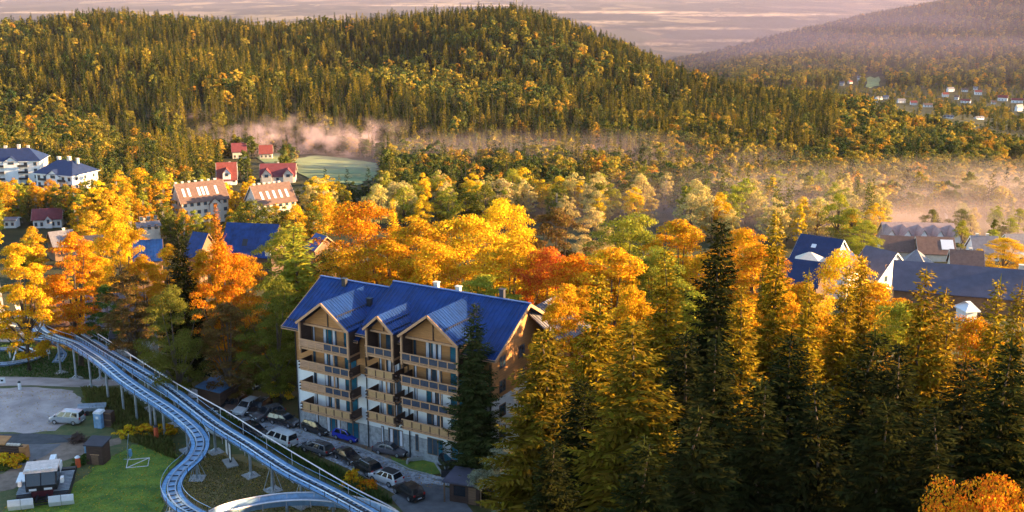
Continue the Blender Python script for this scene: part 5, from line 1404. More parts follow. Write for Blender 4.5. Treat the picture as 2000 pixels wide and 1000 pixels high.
# ---------------------------------------------------------------- the trees one can tell apart
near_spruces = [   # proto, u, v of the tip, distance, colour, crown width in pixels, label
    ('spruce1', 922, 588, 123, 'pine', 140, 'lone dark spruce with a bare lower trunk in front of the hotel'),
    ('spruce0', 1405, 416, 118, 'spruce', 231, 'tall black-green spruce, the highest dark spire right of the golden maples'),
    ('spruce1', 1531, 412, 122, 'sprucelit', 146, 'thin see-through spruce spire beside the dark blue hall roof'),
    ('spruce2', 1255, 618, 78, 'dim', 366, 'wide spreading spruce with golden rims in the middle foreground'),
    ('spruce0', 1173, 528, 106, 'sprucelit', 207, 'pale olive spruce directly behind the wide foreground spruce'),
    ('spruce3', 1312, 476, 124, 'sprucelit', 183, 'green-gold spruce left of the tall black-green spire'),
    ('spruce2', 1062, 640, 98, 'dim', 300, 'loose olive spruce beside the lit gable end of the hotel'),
    ('spruce1', 1462, 555, 108, 'sprucelit', 170, 'sunlit golden spruce in the gap between the two tallest spires'),
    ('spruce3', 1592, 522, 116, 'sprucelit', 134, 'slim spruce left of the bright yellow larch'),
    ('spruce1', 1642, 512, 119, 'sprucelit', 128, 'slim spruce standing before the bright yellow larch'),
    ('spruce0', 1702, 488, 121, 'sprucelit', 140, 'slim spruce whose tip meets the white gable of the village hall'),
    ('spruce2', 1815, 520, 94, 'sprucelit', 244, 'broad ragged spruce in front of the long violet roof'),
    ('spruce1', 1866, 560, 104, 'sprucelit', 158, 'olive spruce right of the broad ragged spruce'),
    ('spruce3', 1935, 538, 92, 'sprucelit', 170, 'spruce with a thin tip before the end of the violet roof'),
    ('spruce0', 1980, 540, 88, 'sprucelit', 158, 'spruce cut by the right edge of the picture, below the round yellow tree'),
    ('spruce0', 1545, 640, 76, 'spruce', 280, 'dark spruce below the thin see-through spire'),  # from here down the dark colour puts shade into the crowns
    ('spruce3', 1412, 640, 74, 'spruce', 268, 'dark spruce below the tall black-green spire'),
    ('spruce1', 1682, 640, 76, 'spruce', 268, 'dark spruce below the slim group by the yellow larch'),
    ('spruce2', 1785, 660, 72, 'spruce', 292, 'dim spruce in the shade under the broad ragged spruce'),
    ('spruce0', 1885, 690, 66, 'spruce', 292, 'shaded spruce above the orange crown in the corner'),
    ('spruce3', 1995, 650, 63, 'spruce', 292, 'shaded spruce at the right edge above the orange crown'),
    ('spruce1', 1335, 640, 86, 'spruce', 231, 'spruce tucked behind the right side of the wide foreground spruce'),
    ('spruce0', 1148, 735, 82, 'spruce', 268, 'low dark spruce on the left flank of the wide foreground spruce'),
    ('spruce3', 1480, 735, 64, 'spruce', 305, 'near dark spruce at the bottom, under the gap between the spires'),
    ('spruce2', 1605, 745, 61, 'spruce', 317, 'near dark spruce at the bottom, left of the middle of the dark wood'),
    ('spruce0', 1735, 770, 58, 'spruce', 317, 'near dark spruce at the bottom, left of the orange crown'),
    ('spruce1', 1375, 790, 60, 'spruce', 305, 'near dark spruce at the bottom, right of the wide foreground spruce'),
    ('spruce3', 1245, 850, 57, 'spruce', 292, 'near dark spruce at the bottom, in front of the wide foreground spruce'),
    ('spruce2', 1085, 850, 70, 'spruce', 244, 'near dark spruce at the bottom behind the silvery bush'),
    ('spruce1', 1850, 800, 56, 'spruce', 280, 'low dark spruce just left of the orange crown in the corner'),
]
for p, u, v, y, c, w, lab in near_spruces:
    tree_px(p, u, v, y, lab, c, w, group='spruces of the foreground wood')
named = [
    # behind the hotel
    ('broad0', 705, 402, 184, 'orange', 243, 'huge orange and gold tree rising behind the left end of the hotel roof'),
    ('larch0', 770, 384, 205, 'yellow', 70, 'yellow-green spire poking out above the huge orange tree'),
    ('broad1', 812, 432, 176, 'gold', 217, 'golden tree behind the higher part of the hotel roof'),
    ('broad2', 905, 428, 178, 'yellow', 256, 'wide yellow tree with dark branches behind the middle of the hotel'),
    ('broad0', 988, 398, 188, 'yellow', 192, 'bright yellow domed tree above the others behind the hotel'),
    ('broad3', 1088, 408, 182, 'brown', 140, 'dark brown-green rounded tree between two yellow ones'),
    ('broad1', 1000, 468, 160, 'gold', 230, 'golden tree close behind the hotel, left of the red maple'),
    ('broad2', 1072, 488, 156, 'red', 166, 'red-orange maple behind the right end of the hotel'),
    ('broad1', 1135, 500, 150, 'orange', 192, 'orange maple between the red one and the olive spruce'),
    ('broad0', 1232, 424, 192, 'ygreen', 224, 'round yellow-green tree at the back of the golden wood'),
    ('broad3', 1158, 408, 250, 'pale', 102, 'pale sunlit tree standing above the round yellow-green one'),
    ('broad4', 1330, 432, 186, 'gold', 153, 'golden tree left of the tall black-green spire, far back'),
    ('broad2', 1456, 452, 182, 'gold', 166, 'orange tree seen between the two tallest spires'),
    ('broad4', 945, 540, 148, 'ygreen', 153, 'yellow-green tree touching the back of the hotel roof'),
    ('broad2', 850, 482, 160, 'gold', 204, 'golden tree right behind the ridge of the hotel'),
    ('broad3', 762, 470, 164, 'amber', 179, 'amber tree close behind the step in the hotel roof'),
    ('broad0', 690, 486, 163, 'amber', 192, 'amber tree behind the left gable of the hotel'),
    ('broad4', 1190, 492, 146, 'gold', 192, 'golden tree behind the pale olive spruce'),
    ('broad1', 1285, 490, 150, 'ygreen', 192, 'yellow-green tree behind the green-gold spruce'),
    ('broad2', 1385, 505, 150, 'gold', 192, 'golden tree lighting up behind the tall black-green spire'),
    ('broad3', 1490, 480, 150, 'amber', 179, 'orange tree lighting up behind the thin see-through spire'),
    ('broad4', 1560, 560, 138, 'amber', 166, 'amber tree at the foot of the thin see-through spire'),
    ('broad0', 1655, 496, 148, 'yellow', 192, 'bright yellow feathery tree below the dark blue hall roof'),
    ('broad4', 1720, 560, 136, 'gold', 179, 'golden tree right of the bright yellow feathery one'),
    ('broad1', 1355, 575, 132, 'ygreen', 192, 'yellow-green tree in the wood below the tall spire'),
    ('broad3', 1445, 590, 130, 'gold', 179, 'gold tree glowing between the trunks below the two spires'),
    ('broad4', 1600, 615, 126, 'gold', 192, 'gold tree glowing low between the slim spruces'),
    ('broad2', 1770, 600, 126, 'ygreen', 192, 'yellow-green tree behind the broad ragged spruce'),
    ('broad1', 1900, 620, 118, 'amber', 179, 'amber tree between the two spruces at the right'),
    ('broad3', 1068, 585, 121, 'amber', 110, 'amber tree right at the corner of the lit hotel gable'),
    ('broad4', 1110, 560, 135, 'gold', 130, 'golden tree behind the loose olive spruce'),
    ('broad1', 1240, 560, 128, 'gold', 130, 'golden tree peeping out above the wide foreground spruce'),
    ('broad2', 1520, 560, 133, 'gold', 140, 'golden tree right of the thin see-through spire, low down'),
    ('broad0', 1800, 610, 120, 'amber', 130, 'amber tree left behind the broad ragged spruce'),
    # left side
    ('broad3', 133, 458, 176, 'orange', 118, 'upright orange maple beside the top of the coaster'),
    ('broad4', 30, 478, 172, 'gold', 110, 'loose golden tree at the left edge above the coaster'),
    ('broad2', 228, 418, 192, 'gold', 120, 'golden tree right of the orange maple, higher up'),
    ('spruce2', 346, 432, 158, 'spruce', 130, 'dark fir with sunlit tips left of the rusty larch'),
    ('larch0', 425, 392, 192, 'rust', 70, 'rusty pointed larch in front of the big blue roof'),
    ('broad1', 434, 474, 160, 'orange', 128, 'orange-topped maple below the big blue roof'),
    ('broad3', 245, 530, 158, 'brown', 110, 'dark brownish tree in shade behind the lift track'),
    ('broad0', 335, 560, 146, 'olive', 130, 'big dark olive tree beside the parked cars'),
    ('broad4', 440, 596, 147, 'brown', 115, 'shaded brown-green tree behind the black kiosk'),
    ('larch1', 572, 432, 166, 'ygreen', 185, 'tall yellow-green larch left of the hotel roof'),
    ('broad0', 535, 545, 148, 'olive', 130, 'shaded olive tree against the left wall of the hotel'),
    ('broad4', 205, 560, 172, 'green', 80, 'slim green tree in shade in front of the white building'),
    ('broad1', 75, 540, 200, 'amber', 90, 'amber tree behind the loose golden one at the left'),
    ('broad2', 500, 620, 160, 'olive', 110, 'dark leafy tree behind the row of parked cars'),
    ('broad2', 470, 500, 172, 'amber', 120, 'amber tree below the plain vivid blue roof'),
    ('broad3', 320, 478, 186, 'gold', 90, 'golden tree below the boxy tan building'),
    ('broad1', 270, 500, 178, 'amber', 100, 'amber tree below the ribbed blue roof'),
    ('broad4', 180, 478, 200, 'gold', 90, 'golden tree between the orange maple and the dark small gable'),
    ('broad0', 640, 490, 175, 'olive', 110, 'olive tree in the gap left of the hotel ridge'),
    ('broad4', 395, 492, 178, 'amber', 90, 'amber tree between the dark fir and the orange-topped maple'),
    ('broad1', 556, 446, 178, 'ygreen', 120, 'yellow-green broad tree right of the plain vivid blue roof'),
    # right, by the village
    ('broad2', 1966, 466, 300, 'yellow', 95, 'round yellow-green tree behind the end of the violet roof'),
    ('broad0', 1690, 432, 325, 'ygreen', 85, 'round yellow-green tree between the hall and the row of gables'),
    ('mid3', 1885, 452, 380, 'pale', 30, 'slim pale poplar in front of the misty row of gables'),
    ('mid3', 1855, 355, 520, 'pale', 18, 'thin tall pale tree rising from the mist behind the spire'),
    # near corners
    ('fine', 1950, 918, 50, 'orange', 280, 'orange leafy crown in the bottom right corner'),
    ('broad4', 1022, 868, 112, 'silver', 150, 'silvery grey-green bush beside the gatehouse'),
    ('mid2', 960, 905, 118, 'olive', 70, 'small olive bush against the corner of the hotel'),
]
for p, u, v, y, c, w, lab in named:
    tree_px(p, u, v, y, lab, c, w)

# ---------------------------------------------------------------- trees of the valley
def hidden(u0, v0, u1, v1, y):
    for (a, b, c, d, yy) in KEEP:
        if y < yy and u1 > a and u0 < c and v1 > b and v0 < d: return True
    return False
zones = [
    # u range, v range of the foot, count, [(proto, weight)], colours, heights, label, group
    ((-20, 640), (402, 490), 190, [('mid0', 3), ('mid1', 3), ('mid2', 2), ('mid3', 2), ('midspruce0', 1)], ['gold', 'amber', 'ygreen', 'yellow', 'olive', 'gold', 'olive'], (10, 17),
     {'b': 'golden birch among the houses in the valley below the white flats', 's': 'dark spruce among the golden birches below the white flats'}, 'trees among the valley houses'),
    ((-20, 330), (470, 545), 22, [('mid0', 3), ('mid2', 3), ('mid1', 2)], ['gold', 'amber', 'yellow', 'olive'], (9, 14),
     {'b': 'golden tree among the low roofs behind the orange maple', 's': ''}, 'trees among the low roofs'),
    ((620, 1330), (398, 450), 95, [('mid0', 4), ('mid2', 3), ('mid1', 2), ('midspruce1', 2)], ['pale', 'ygreen', 'yellow', 'olive', 'pale'], (10, 16),
     {'b': 'pale sunlit tree in the misty dip beyond the golden wood', 's': 'pointed spruce in the misty dip beyond the golden wood'}, 'trees in the misty dip'),
    ((1330, 1720), (408, 485), 95, [('mid0', 3), ('mid2', 3), ('mid3', 1), ('midspruce0', 2)], ['pale', 'ygreen', 'yellow', 'pale'], (10, 17),
     {'b': 'pale yellow tree in the haze behind the dark blue hall', 's': 'hazy spruce behind the dark blue hall'}, 'hazy trees behind the hall'),
    ((1720, 2040), (425, 520), 26, [('mid2', 3), ('mid0', 2), ('mid3', 1)], ['ygreen', 'olive', 'pale'], (6, 10),
     {'b': 'small hazy tree between the village roofs at the right', 's': ''}, 'trees between the village roofs'),
]
zr = random.Random(17)
LAND = [(28, 320, 'flats at the left edge'), (128, 340, 'flats behind the birches'), (388, 380, 'first guest house'), (527, 378, 'second guest house'), (442, 335, 'small red-roofed house'), (543, 338, 'wide maroon-roofed house'),
        (93, 425, 'low purple-roofed house'), (22, 432, 'small pale shed'), (118, 456, 'grey roof peak'), (172, 468, 'dark roof with small gable'), (288, 446, 'boxy tan building'), (288, 480, 'ribbed blue roof'), (494, 460, 'plain vivid blue roof'),
        (628, 468, 'house with timber barge boards'), (660, 335, 'pale meadow'), (770, 390, 'yellow spire'), (988, 405, 'bright yellow domed tree'), (705, 410, 'huge orange tree'), (1088, 415, 'dark brown-green tree'), (1158, 410, 'lone pale tree'), (1232, 430, 'round yellow-green tree'),
        (1405, 425, 'tallest black-green spire'), (1531, 420, 'thin see-through spire'), (1610, 470, 'dark blue hall'), (1690, 450, 'hall tree'), (1722, 490, 'lavender-roofed house'), (1792, 450, 'five white gables'), (1888, 498, 'dusty pink-brown roof'), (1922, 468, 'white house by the poplar'), (1966, 480, 'round yellow tree')]
CW = {'gold': 'golden', 'yellow': 'bright yellow', 'ygreen': 'yellow-green', 'olive': 'olive', 'amber': 'amber', 'pale': 'pale'}
USED = {}
def valley_label(kind, col, h, u, v):
    lu, lv, ln = min(LAND, key=lambda q: math.hypot(q[0] - u, (q[1] - v) * 1.5))
    du, dv = u - lu, v - lv
    side = ('right of' if du > 0 else 'left of') if abs(du) > abs(dv) * 1.2 else ('below' if dv > 0 else 'above')
    size = 'small' if h < 11 else 'tall' if h > 14.5 else 'mid-sized'
    base = '%s %s %s %%s the %s' % (size, CW.get(col, col), kind, ln)
    d = math.hypot(du, dv)
    for near in ('close ' + side, 'further out ' + side, 'well ' + side, 'far out ' + side):
        if (base % near) not in USED: break
    lab = base % near
    if lab in USED:                       # name a second landmark it stands towards
        for q in sorted(LAND, key=lambda q: math.hypot(q[0] - u, (q[1] - v) * 1.5))[1:]:
            for nr in ('close ' + side, 'far out ' + side):
                lab = '%s %s %s %s the %s, towards the %s' % (size, CW.get(col, col), kind.replace('broadleaf ', ''), nr, ln, q[2])
                if lab not in USED and len(lab.split()) <= 16: break
            else: continue
            break
    USED[lab] = 1
    return lab
for (ur, vr, cnt, protos, cols, hr, labs, grp) in zones:
    k = tries = 0
    bag = [p for p, w in protos for _ in range(w)]
    while k < cnt and tries < cnt * 12:
        tries += 1
        u, v = zr.uniform(*ur), vr[0] + (vr[1] - vr[0]) * zr.random() ** 1.3
        g = G(u, v)
        pr = zr.choice(bag); h = zr.uniform(*hr) * (1.25 if 'spruce' in pr else 1)
        w = PROTO[pr][3] * h / PROTO[pr][2]
        uu, vt, zc = proj(g.x, g.y, g.z + h)
        wp = w * CF / zc / 2
        if hidden(uu - wp, vt, uu + wp, v, g.y): continue
        if any((g.x - bx) ** 2 + (g.y - by) ** 2 < br * br for bx, by, br in FOOT): continue
        k += 1
        sp = 'spruce' in pr
        cc = 'olive' if sp else zr.choice(cols)
        plant(pr, g.x, g.y, h, valley_label('spruce' if sp else 'birch' if pr in ('mid1', 'mid3') else 'broadleaf tree', cc, h, uu, (vt + v) / 2), cc, zr.uniform(0.85, 1.25), group=grp, name='spruce_tree' if sp else ('birch_tree' if pr in ('mid1', 'mid3') else 'broadleaf_tree'))

# ---------------------------------------------------------------- the woods: hillside, far mountain, and the wood out of the frame on the right
def one_mesh(name, V, Fq, trunk, ml, mb):
    tv = np.array(trunk.v, float); 
    me = bpy.data.meshes.new(name)
    vs = [tuple(v) for v in V] + [tuple(v) for v in tv]
    n = len(V)
    fs = [tuple(f) for f in Fq.tolist()] + [tuple(i + n for i in f) for f in trunk.f]
    me.from_pydata(vs, [], fs)
    me.materials.append(ml); me.materials.append(mb)
    me.polygons.foreach_set('material_index', [0] * len(Fq) + [1] * len(trunk.f))
    return me
kinds = bpy.data.collections.new('woodland_kinds')
def add_kind(name, me):
    kinds.objects.link(bpy.data.objects.new(name, me))
for i, (h, r) in enumerate([(14, 3.0), (13, 3.1), (15.5, 2.8), (12, 3.0)]):          # 0..3 hill spruce
    V, Fq = spruce_crown(100 + i, h, r, 1.0, 7, 1.2, base=0.12, wid=0.42, droop=0.2)
    add_kind('k%02d_hill_spruce' % i, one_mesh('hill_spruce', V, Fq, MB().tube([(0, 0, 0), (0, 0, h * 0.8)], [0.25, 0.05], 5), M_hneedle, M_bark))
for i, (h, w, tp) in enumerate([(12, 8, 0.6), (13, 7, 0.7), (11, 6.5, 0.55)]):        # 4..6 hill broadleaf
    V, Fq, t = broad_parts(120 + i, h, w, 2.5, 30, 22, 1.0, tp)
    add_kind('k%02d_hill_broadleaf' % (4 + i), one_mesh('hill_broadleaf', V, Fq, MB().tube([(0, 0, 0), (0, 0, h * 0.6)], [0.22, 0.05], 5), M_hleaf, M_bark_pale))
for i in range(2):                                                                  # 7, 8 mid spruce
    h, r = [(15, 3.2), (18, 3.2)][i]
    V, Fq = spruce_crown(140 + i, h, r, 0.9, 6, 0.8, wid=0.27)
    add_kind('k%02d_wood_spruce' % (7 + i), one_mesh('wood_spruce', V, Fq, MB().tube([(0, 0, 0), (0, 0, h * 0.8)], [0.25, 0.05], 5), M_hneedle, M_bark))
for i in range(3):                                                                  # 9..11 mid broadleaf
    h, w, tp = [(12, 9, 0.6), (14, 8, 0.65), (11, 8, 0.58)][i]
    V, Fq, t = broad_parts(150 + i, h, w, 3, 46, 34, 0.72, tp)
    add_kind('k%02d_wood_broadleaf' % (9 + i), one_mesh('wood_broadleaf', V, Fq, MB().tube([(0, 0, 0), (0, 0, h * 0.6)], [0.22, 0.05], 5), M_hleaf, M_bark_pale))

def woods(name, label, P, SC, RZ, IX):
    me = bpy.data.meshes.new(name)
    me.vertices.add(len(P)); me.vertices.foreach_set('co', np.asarray(P, np.float32).ravel())
    for nm, ty, arr in (('sc', 'FLOAT', SC), ('rz', 'FLOAT', RZ), ('ix', 'INT', IX)):
        a = me.attributes.new(nm, ty, 'POINT'); a.data.foreach_set('value', np.asarray(arr, np.float32 if ty == 'FLOAT' else np.int32))
    o = link(name, me)
    tag(o, label, kind='stuff')
    ng = bpy.data.node_groups.new(name, 'GeometryNodeTree')
    ng.interface.new_socket('Geometry', in_out='INPUT', socket_type='NodeSocketGeometry')
    ng.interface.new_socket('Geometry', in_out='OUTPUT', socket_type='NodeSocketGeometry')
    N, L = ng.nodes, ng.links
    gi, go = N.new('NodeGroupInput'), N.new('NodeGroupOutput')
    ip = N.new('GeometryNodeInstanceOnPoints'); ci = N.new('GeometryNodeCollectionInfo')
    ci.inputs['Collection'].default_value = kinds
    ci.inputs['Separate Children'].default_value = True; ci.inputs['Reset Children'].default_value = True
    mp = N.new('GeometryNodeMeshToPoints')
    def attr(nm, ty):
        a = N.new('GeometryNodeInputNamedAttribute'); a.data_type = ty; a.inputs['Name'].default_value = nm; return a.outputs[0]
    cx = N.new('ShaderNodeCombineXYZ'); L.new(attr('rz', 'FLOAT'), cx.inputs[2])
    L.new(gi.outputs[0], mp.inputs[0]); L.new(mp.outputs[0], ip.inputs['Points']); L.new(ci.outputs[0], ip.inputs['Instance'])
    ip.inputs['Pick Instance'].default_value = True
    L.new(attr('ix', 'INT'), ip.inputs['Instance Index']); L.new(cx.outputs[0], ip.inputs['Rotation']); L.new(attr('sc', 'FLOAT'), ip.inputs['Scale'])
    L.new(ip.outputs[0], go.inputs[0])
    md = o.modifiers.new('woods', 'NODES'); md.node_group = ng
    return o

wr = np.random.default_rng(5)
def inpoly(u, v, poly):
    c = np.zeros(len(u), bool); n = len(poly)
    for i in range(n):
        (ax, ay), (bx, by) = poly[i], poly[(i + 1) % n]
        if ay == by: continue
        c ^= ((ay > v) != (by > v)) & (u < (bx - ax) * (v - ay) / (by - ay) + ax)
    return c
def scatter(n, y0, y1, u0, u1):
    y = np.sqrt(wr.uniform(y0 * y0, y1 * y1, n))
    x = (wr.uniform(u0, u1, n) - 1000) / 2245 * y
    return x, y
x, y = scatter(31000, 400, 1420, -120, 2300)
z = zt(x, y)
u = 1000 + 2245 * x / y
ok = y < _ip(u, U_T, Y_T) + 45
pu, pv, pz = proj(x, y, z)
ok &= (pv < 405) | (pu > 1300) & (pv < 428)
# clearings: meadows, houses, and what must stay in view behind them
hh = np.where(y < 760, 12.0, 14.0)
tu, tv, tz = proj(x, y, z + hh)
wp = 4.0 * CF / pz
for (a, b, c, d, yy) in KEEP:
    ok &= ~((y < yy) & (pu + wp > a) & (pu - wp < c) & (pv > b) & (tv < d))
for bx, by, br in FOOT: ok &= (x - bx) ** 2 + (y - by) ** 2 > br * br
for poly in ([(568, 306), (606, 300), (680, 306), (740, 316), (748, 344), (700, 366), (610, 356), (576, 338)], [(495, 306), (540, 298), (578, 304), (572, 320), (520, 325)]):
    ok &= ~inpoly(pu, pv, poly)
x, y, z, u, pv = x[ok], y[ok], z[ok], u[ok], pv[ok]
# which kind: broadleaf in the valley and in drifts on the slope, spruce elsewhere
drift = np.sin(x / 95.0 + 2.0) * np.sin(y / 120.0 + x / 260.0) + 0.5 * np.sin(x / 33.0 + y / 41.0)
pb = np.clip(0.05 + (0.20 + 0.40 * sstep((u - 450) / 250)) * (1 - sstep((y - 480) / 330)) + 0.75 * np.clip(drift - 0.25, 0, 1), 0, 0.92)
pb = np.where(u > 1650, np.maximum(pb, 0.75), pb)
isb = wr.random(len(x)) < pb
nearw = y < 800
ix = np.where(isb, np.where(nearw, wr.integers(9, 12, len(x)), wr.integers(4, 7, len(x))), np.where(nearw, wr.integers(7, 9, len(x)), wr.integers(0, 4, len(x))))
sc = (0.62 + 0.62 * wr.random(len(x)) ** 1.3) * np.where(nearw, 0.95, 1.12)
woods('forest', 'mixed autumn forest of spruce and birch covering the hill', np.stack([x, y, z - 0.3], 1), sc, wr.uniform(0, 6.28, len(x)), ix)
# far mountain and valley
x, y = scatter(33000, 1000, 3750, 1150, 2350)
z = zt(x, y); u = 1000 + 2245 * x / y
pu, pv, pz = proj(x, y, z)
ok = (y > 1950) | (wr.random(len(x)) < 0.9)
ok &= ~inpoly(pu, pv, [(1685, 146), (1726, 144), (1735, 166), (1714, 180), (1686, 180)])
ham = (pu > 1640) & (pv > 150) & (pv < 250)
ok &= ~(ham & (wr.random(len(x)) < 0.4))
ok &= (u > 1290) | (y < 2200)
ok &= y > _ip(u, U_T, Y_T) + 45
tu, tv, tz = proj(x, y, z + 12.0)
for (a, b, c, d, yy) in HAMBOX: ok &= ~((y < yy) & (pu > a - 4) & (pu < c + 4) & (pv > b) & (tv < d))
x, y, z = x[ok], y[ok], z[ok]
isb = wr.random(len(x)) < 0.5
sc = wr.uniform(0.8, 1.35, len(x)) * np.where(y < 2150, 0.75, 1.5)
woods('forest', 'hazy forest covering the far mountain on the right', np.stack([x, y, z - 0.5], 1), sc, wr.uniform(0, 6.28, len(x)), np.where(isb, wr.integers(4, 7, len(x)), wr.integers(0, 4, len(x))))
# the spruce wood going on beyond the right edge of the frame
y = wr.uniform(38, 150, 520); x = 0.53 * y + 5 + wr.random(520) * 105
keep = []
for i in range(520):
    if all((x[i] - x[j]) ** 2 + (y[i] - y[j]) ** 2 > 20 for j in keep): keep.append(i)
x, y = x[keep], y[keep]
woods('forest', 'spruce wood continuing beyond the right edge of the view', np.stack([x, y, zt(x, y) - 0.2], 1), wr.uniform(1.15, 1.5, len(x)), wr.uniform(0, 6.28, len(x)), wr.integers(7, 9, len(x)))

# ---------------------------------------------------------------- shrubs and tall grass by the road
def shrub(name, u, v, w, h, col, label, seed, n=900, leaf=0.28, cat='shrub'):
    g = G(u, v)
    V, Fq, t = broad_parts(seed, h, w, h * 0.12, 26, n // 26, leaf, 0.5, 0.7)
    th = thing(name, label, cat, (g.x, g.y, g.z - 0.05))
    c = link('crown', mesh_np('crown', V, Fq, M_leaf), th); c.color = (*COL[col], 1)
    t.build('stem', M_bark, th)
    return th
for i, (u, v, w, h, col, lab) in enumerate([
    (690, 945, 3.4, 1.6, 'gold', 'bright golden shrub between the handrail and the parked cars'),
    (715, 958, 3.0, 1.3, 'orange', 'orange shrub at the lower end of the handrail'),
    (250, 852, 3.0, 1.5, 'yellow', 'yellow shrub under the lift track, left of the orange post'),
    (282, 850, 3.0, 1.5, 'gold', 'golden shrub under the lift track, next to the orange post'),
    (325, 850, 3.0, 1.5, 'gold', 'golden shrub under the lift track, right of the orange post'),
    (8, 905, 2.6, 1.3, 'yellow', 'yellow shrub at the left edge in front of the log wall'),
    (32, 908, 2.8, 1.3, 'gold', 'golden shrub in front of the log wall'),
    (735, 862, 3.0, 1.6, 'brown', 'dark brown shrub beside the blue car'),
    (800, 872, 4.0, 1.9, 'green', 'dark clipped shrub below the middle balconies'),
    (850, 888, 5.0, 1.9, 'brown', 'dark shrub at the foot of the right gable'),
    (535, 775, 2.4, 2.2, 'yellow', 'small yellow sapling behind the parked cars, left one'),
    (566, 778, 2.2, 2.2, 'yellow', 'small yellow sapling close to the corner of the hotel'),
    (480, 770, 4.0, 1.8, 'olive', 'olive hedge shrub behind the pale parked car'),
    (188, 640, 3.0, 1.4, 'yellow', 'low yellow shrub at the top end of the lift'),
    (160, 905, 2.4, 1.0, 'green', 'low green weed clump behind the snow groomer'),
]):
    shrub('shrub', u, v, w, h, col, lab, 200 + i)

def tufts(name, label, poly, n, hgt, cols, seed):
    rg = np.random.default_rng(seed)
    P = np.array([tuple(G(*p)) for p in poly])
    x = rg.uniform(P[:, 0].min(), P[:, 0].max(), n * 4); y = rg.uniform(P[:, 1].min(), P[:, 1].max(), n * 4)
    k = inpoly(x, y, [(p[0], p[1]) for p in P]); x, y = x[k][:n], y[k][:n]
    m = len(x)
    a = rg.uniform(0, 6.28, m); h = hgt * rg.uniform(0.5, 1.3, m)
    D = np.stack([rg.normal(0, 0.3, m) * h, rg.normal(0, 0.3, m) * h, h], 1)
    S = np.stack([np.cos(a), np.sin(a), np.zeros(m)], 1) * (0.05 + 0.08 * h[:, None])
    V, Fq = kites(np.stack([x, y, zt(x, y)], 1), D, S, None)
    o = link(name, mesh_np(name, V, Fq, M_leaf)); o.color = (*cols, 1)
    tag(o, label, kind='stuff')
tufts('grass', 'tall rough grass on the bank between handrail and road', [(420, 805), (520, 855), (600, 895), (700, 940), (770, 985), (720, 985), (640, 940), (500, 862)], 9000, 0.8, (0.07, 0.10, 0.025), 1)
tufts('grass', 'rough grass and weeds under the lift track', [(160, 760), (230, 765), (330, 850), (345, 900), (250, 862), (170, 800)], 7000, 0.7, (0.12, 0.12, 0.03), 2)
tufts('grass', 'short dry grass between the coaster tracks', [(400, 880), (560, 930), (700, 1000), (390, 1000), (362, 985), (352, 960), (365, 930)], 12000, 0.16, (0.14, 0.12, 0.04), 3)
tufts('grass', 'short green grass of the lawn', [(190, 905), (262, 870), (330, 870), (342, 900), (322, 945), (318, 1005), (0, 1005), (120, 970), (165, 938)], 16000, 0.09, (0.17, 0.26, 0.03), 4)
tufts('grass', 'green grass round the coaster loop', [(0, 672), (60, 668), (150, 690), (250, 742), (90, 738), (0, 735)], 8000, 0.3, (0.06, 0.11, 0.025), 5)
tufts('grass', 'grass verge left of the muddy lane', [(-10, 905), (50, 905), (55, 895), (15, 920), (-10, 925)], 1500, 0.3, (0.12, 0.14, 0.03), 6)

def litter(name, label, poly, n, cols, seed):
    rg = np.random.default_rng(seed)
    P = np.array([tuple(G(*p)) for p in poly])
    x = rg.uniform(P[:, 0].min(), P[:, 0].max(), n * 4); y = rg.uniform(P[:, 1].min(), P[:, 1].max(), n * 4)
    k = inpoly(x, y, [(p[0], p[1]) for p in P]); x, y = x[k][:n], y[k][:n]
    m = len(x); a = rg.uniform(0, 6.28, m); l = rg.uniform(.08, .2, m)
    D = np.stack([np.cos(a) * l, np.sin(a) * l, rg.uniform(0, .06, m)], 1); S = np.stack([-np.sin(a) * l * .4, np.cos(a) * l * .4, rg.uniform(0, .05, m)], 1)
    V, Fq = kites(np.stack([x, y, zt(x, y) + .09], 1), D, S, None)
    o = link(name, mesh_np(name, V, Fq, M_leaf)); o.color = (*cols, 1)
    tag(o, label, kind='stuff')
litter('fallen_leaves', 'yellow fallen leaves strewn over lawn and dry grass', [(0, 990), (190, 905), (262, 862), (400, 870), (560, 930), (720, 1005), (0, 1005)], 2600, (0.5, 0.3, 0.03), 21)
litter('fallen_leaves', 'brown fallen leaves along the hotel road and parking strip', [(430, 775), (600, 830), (790, 890), (900, 940), (800, 975), (600, 882), (430, 815)], 1800, (0.42, 0.22, 0.04), 22)
litter('fallen_leaves', 'fallen leaves blown over the gravel lot', [(-20, 762), (140, 764), (165, 800), (100, 842), (-20, 846)], 500, (0.4, 0.24, 0.05), 23)

# ---------------------------------------------------------------- the air: haze over the whole valley, mist banks in the hollows
M_haze = vol_mat('haze', (0.70, 0.62, 0.85), 0.000014, 0.0)
hz = MB().box(-16000, 16000, -400, 21500, -331.5, 170).build('haze', M_haze)
tag(hz, 'thin even morning haze over the whole valley', kind='stuff')
_ball = bmesh.new(); bmesh.ops.create_icosphere(_ball, subdivisions=3, radius=1.0)
def mist(label, c, r, m, rz=0.0):
    me = bpy.data.meshes.new('mist'); _ball.to_mesh(me)
    me.materials.append(m)
    o = link('mist', me, None, c); o.scale = r; o.rotation_euler = (0, 0, rz)
    return tag(o, label, kind='stuff')
M_bank = mist_mat('mist_bank', (1.0, 0.77, 0.74), 0.014, 1.6, 0.3, 0.34, 0.72, (2.4, 1.6, 1.0))
M_wisp = mist_mat('mist_wisps', (1.0, 0.72, 0.72), 0.075, 2.6, 0.2, 0.47, 0.66, (3.2, 1, .9))
M_dip = mist_mat('mist_dip', (0.92, 0.68, 0.72), 0.010, 2.5, 0.2, 0.30, 0.70, (1, 1, 1))
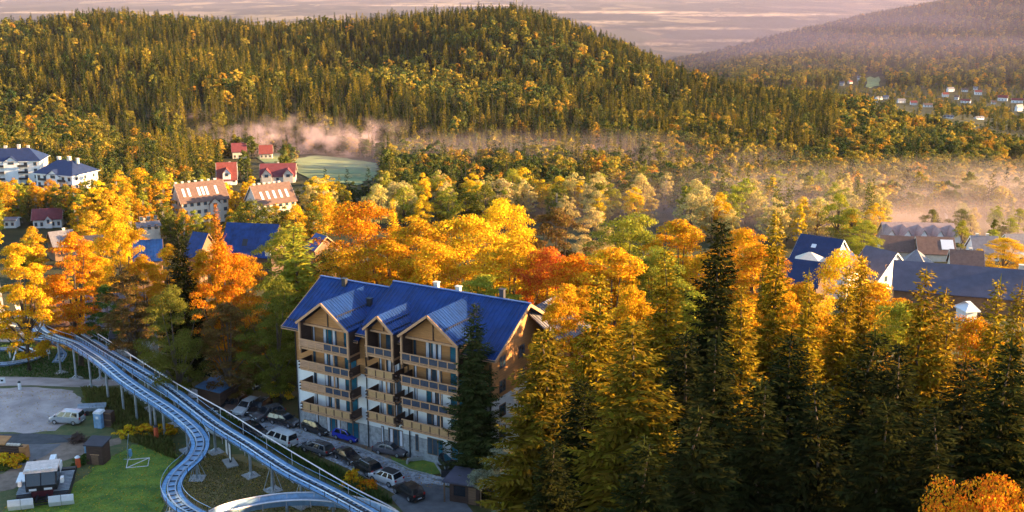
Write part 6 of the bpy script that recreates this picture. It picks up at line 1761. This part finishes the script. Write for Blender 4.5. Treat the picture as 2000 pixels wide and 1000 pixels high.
mist('glowing pink mist bank in the valley behind the row of gables', (205, 410, -34), (220, 120, 22), M_bank)
mist('pink mist bank behind the dark blue hall', (95, 430, -36), (130, 80, 20), M_bank)
mist('pale mist right in front of the five white gables', (165, 398, -29), (80, 26, 9), M_bank)
mist('violet mist in the misty dip beyond the golden wood', (15, 580, -42), (170, 70, 22), M_dip)
P = AT(600, 280, 670)
mist('torn pink mist wisps drifting above the pale meadow', (P.x, P.y, P.z), (95, 26, 20), M_wisp)
P = AT(370, 232, 760)
mist('thin mist wisp over the yellow trees on the slope', (P.x, P.y, P.z), (40, 16, 10), M_wisp)
M_plainair = vol_mat('plain_mist', (0.40, 0.36, 0.50), 0.000025, 0.0)
mist('mauve morning mist lying over the far plain', (500, 11500, -230), (11000, 8200, 130), M_plainair)
M_far = mist_mat('far_mist', (0.26, 0.22, 0.34), 0.0016, 2.0, 0.0, 0.25, 0.75, (1, 1, 2))
mist('violet mist hanging over the far valley and the foot of the mountain', (1300, 2750, -100), (1600, 1000, 150), M_far)
M_fog = mist_mat('plain_fog', (1.0, 0.76, 0.60), 0.003, 3.0, 0.2, 0.40, 0.62, (2.5, .8, .2))
for i, (u_, v_, yy, rx, ry) in enumerate([(1230, 17, 10500, 1300, 420), (1420, 22, 9800, 900, 300), (1360, 48, 7600, 620, 150), (1180, 38, 8600, 520, 160), (1420, 72, 6300, 330, 110), (1290, 80, 6000, 260, 90), (560, 40, 8200, 800, 200), (680, 34, 8600, 420, 150), (120, 18, 10500, 800, 200), (80, 40, 8400, 500, 150), (880, 6, 12500, 1300, 300), (1560, 20, 10000, 700, 200)]):
    d = pray(u_, v_); t = yy / d[1]
    mist('flat sunlit fog bank on the plain, ' + ['longest one, behind the summit', 'right of the longest one', 'above the gap of the valley', 'just right of the summit', 'pale streak nearest the valley mouth', 'short streak nearest the hill flank', 'behind the dip in the left ridge', 'short one behind the dip', 'far out at the left', 'low at the left edge', 'far out behind the summit', 'faint one before the mountain'][i], (d[0] * t, yy, -322), (rx, ry, 14), M_fog, 0.05 * (i % 3 - 1))
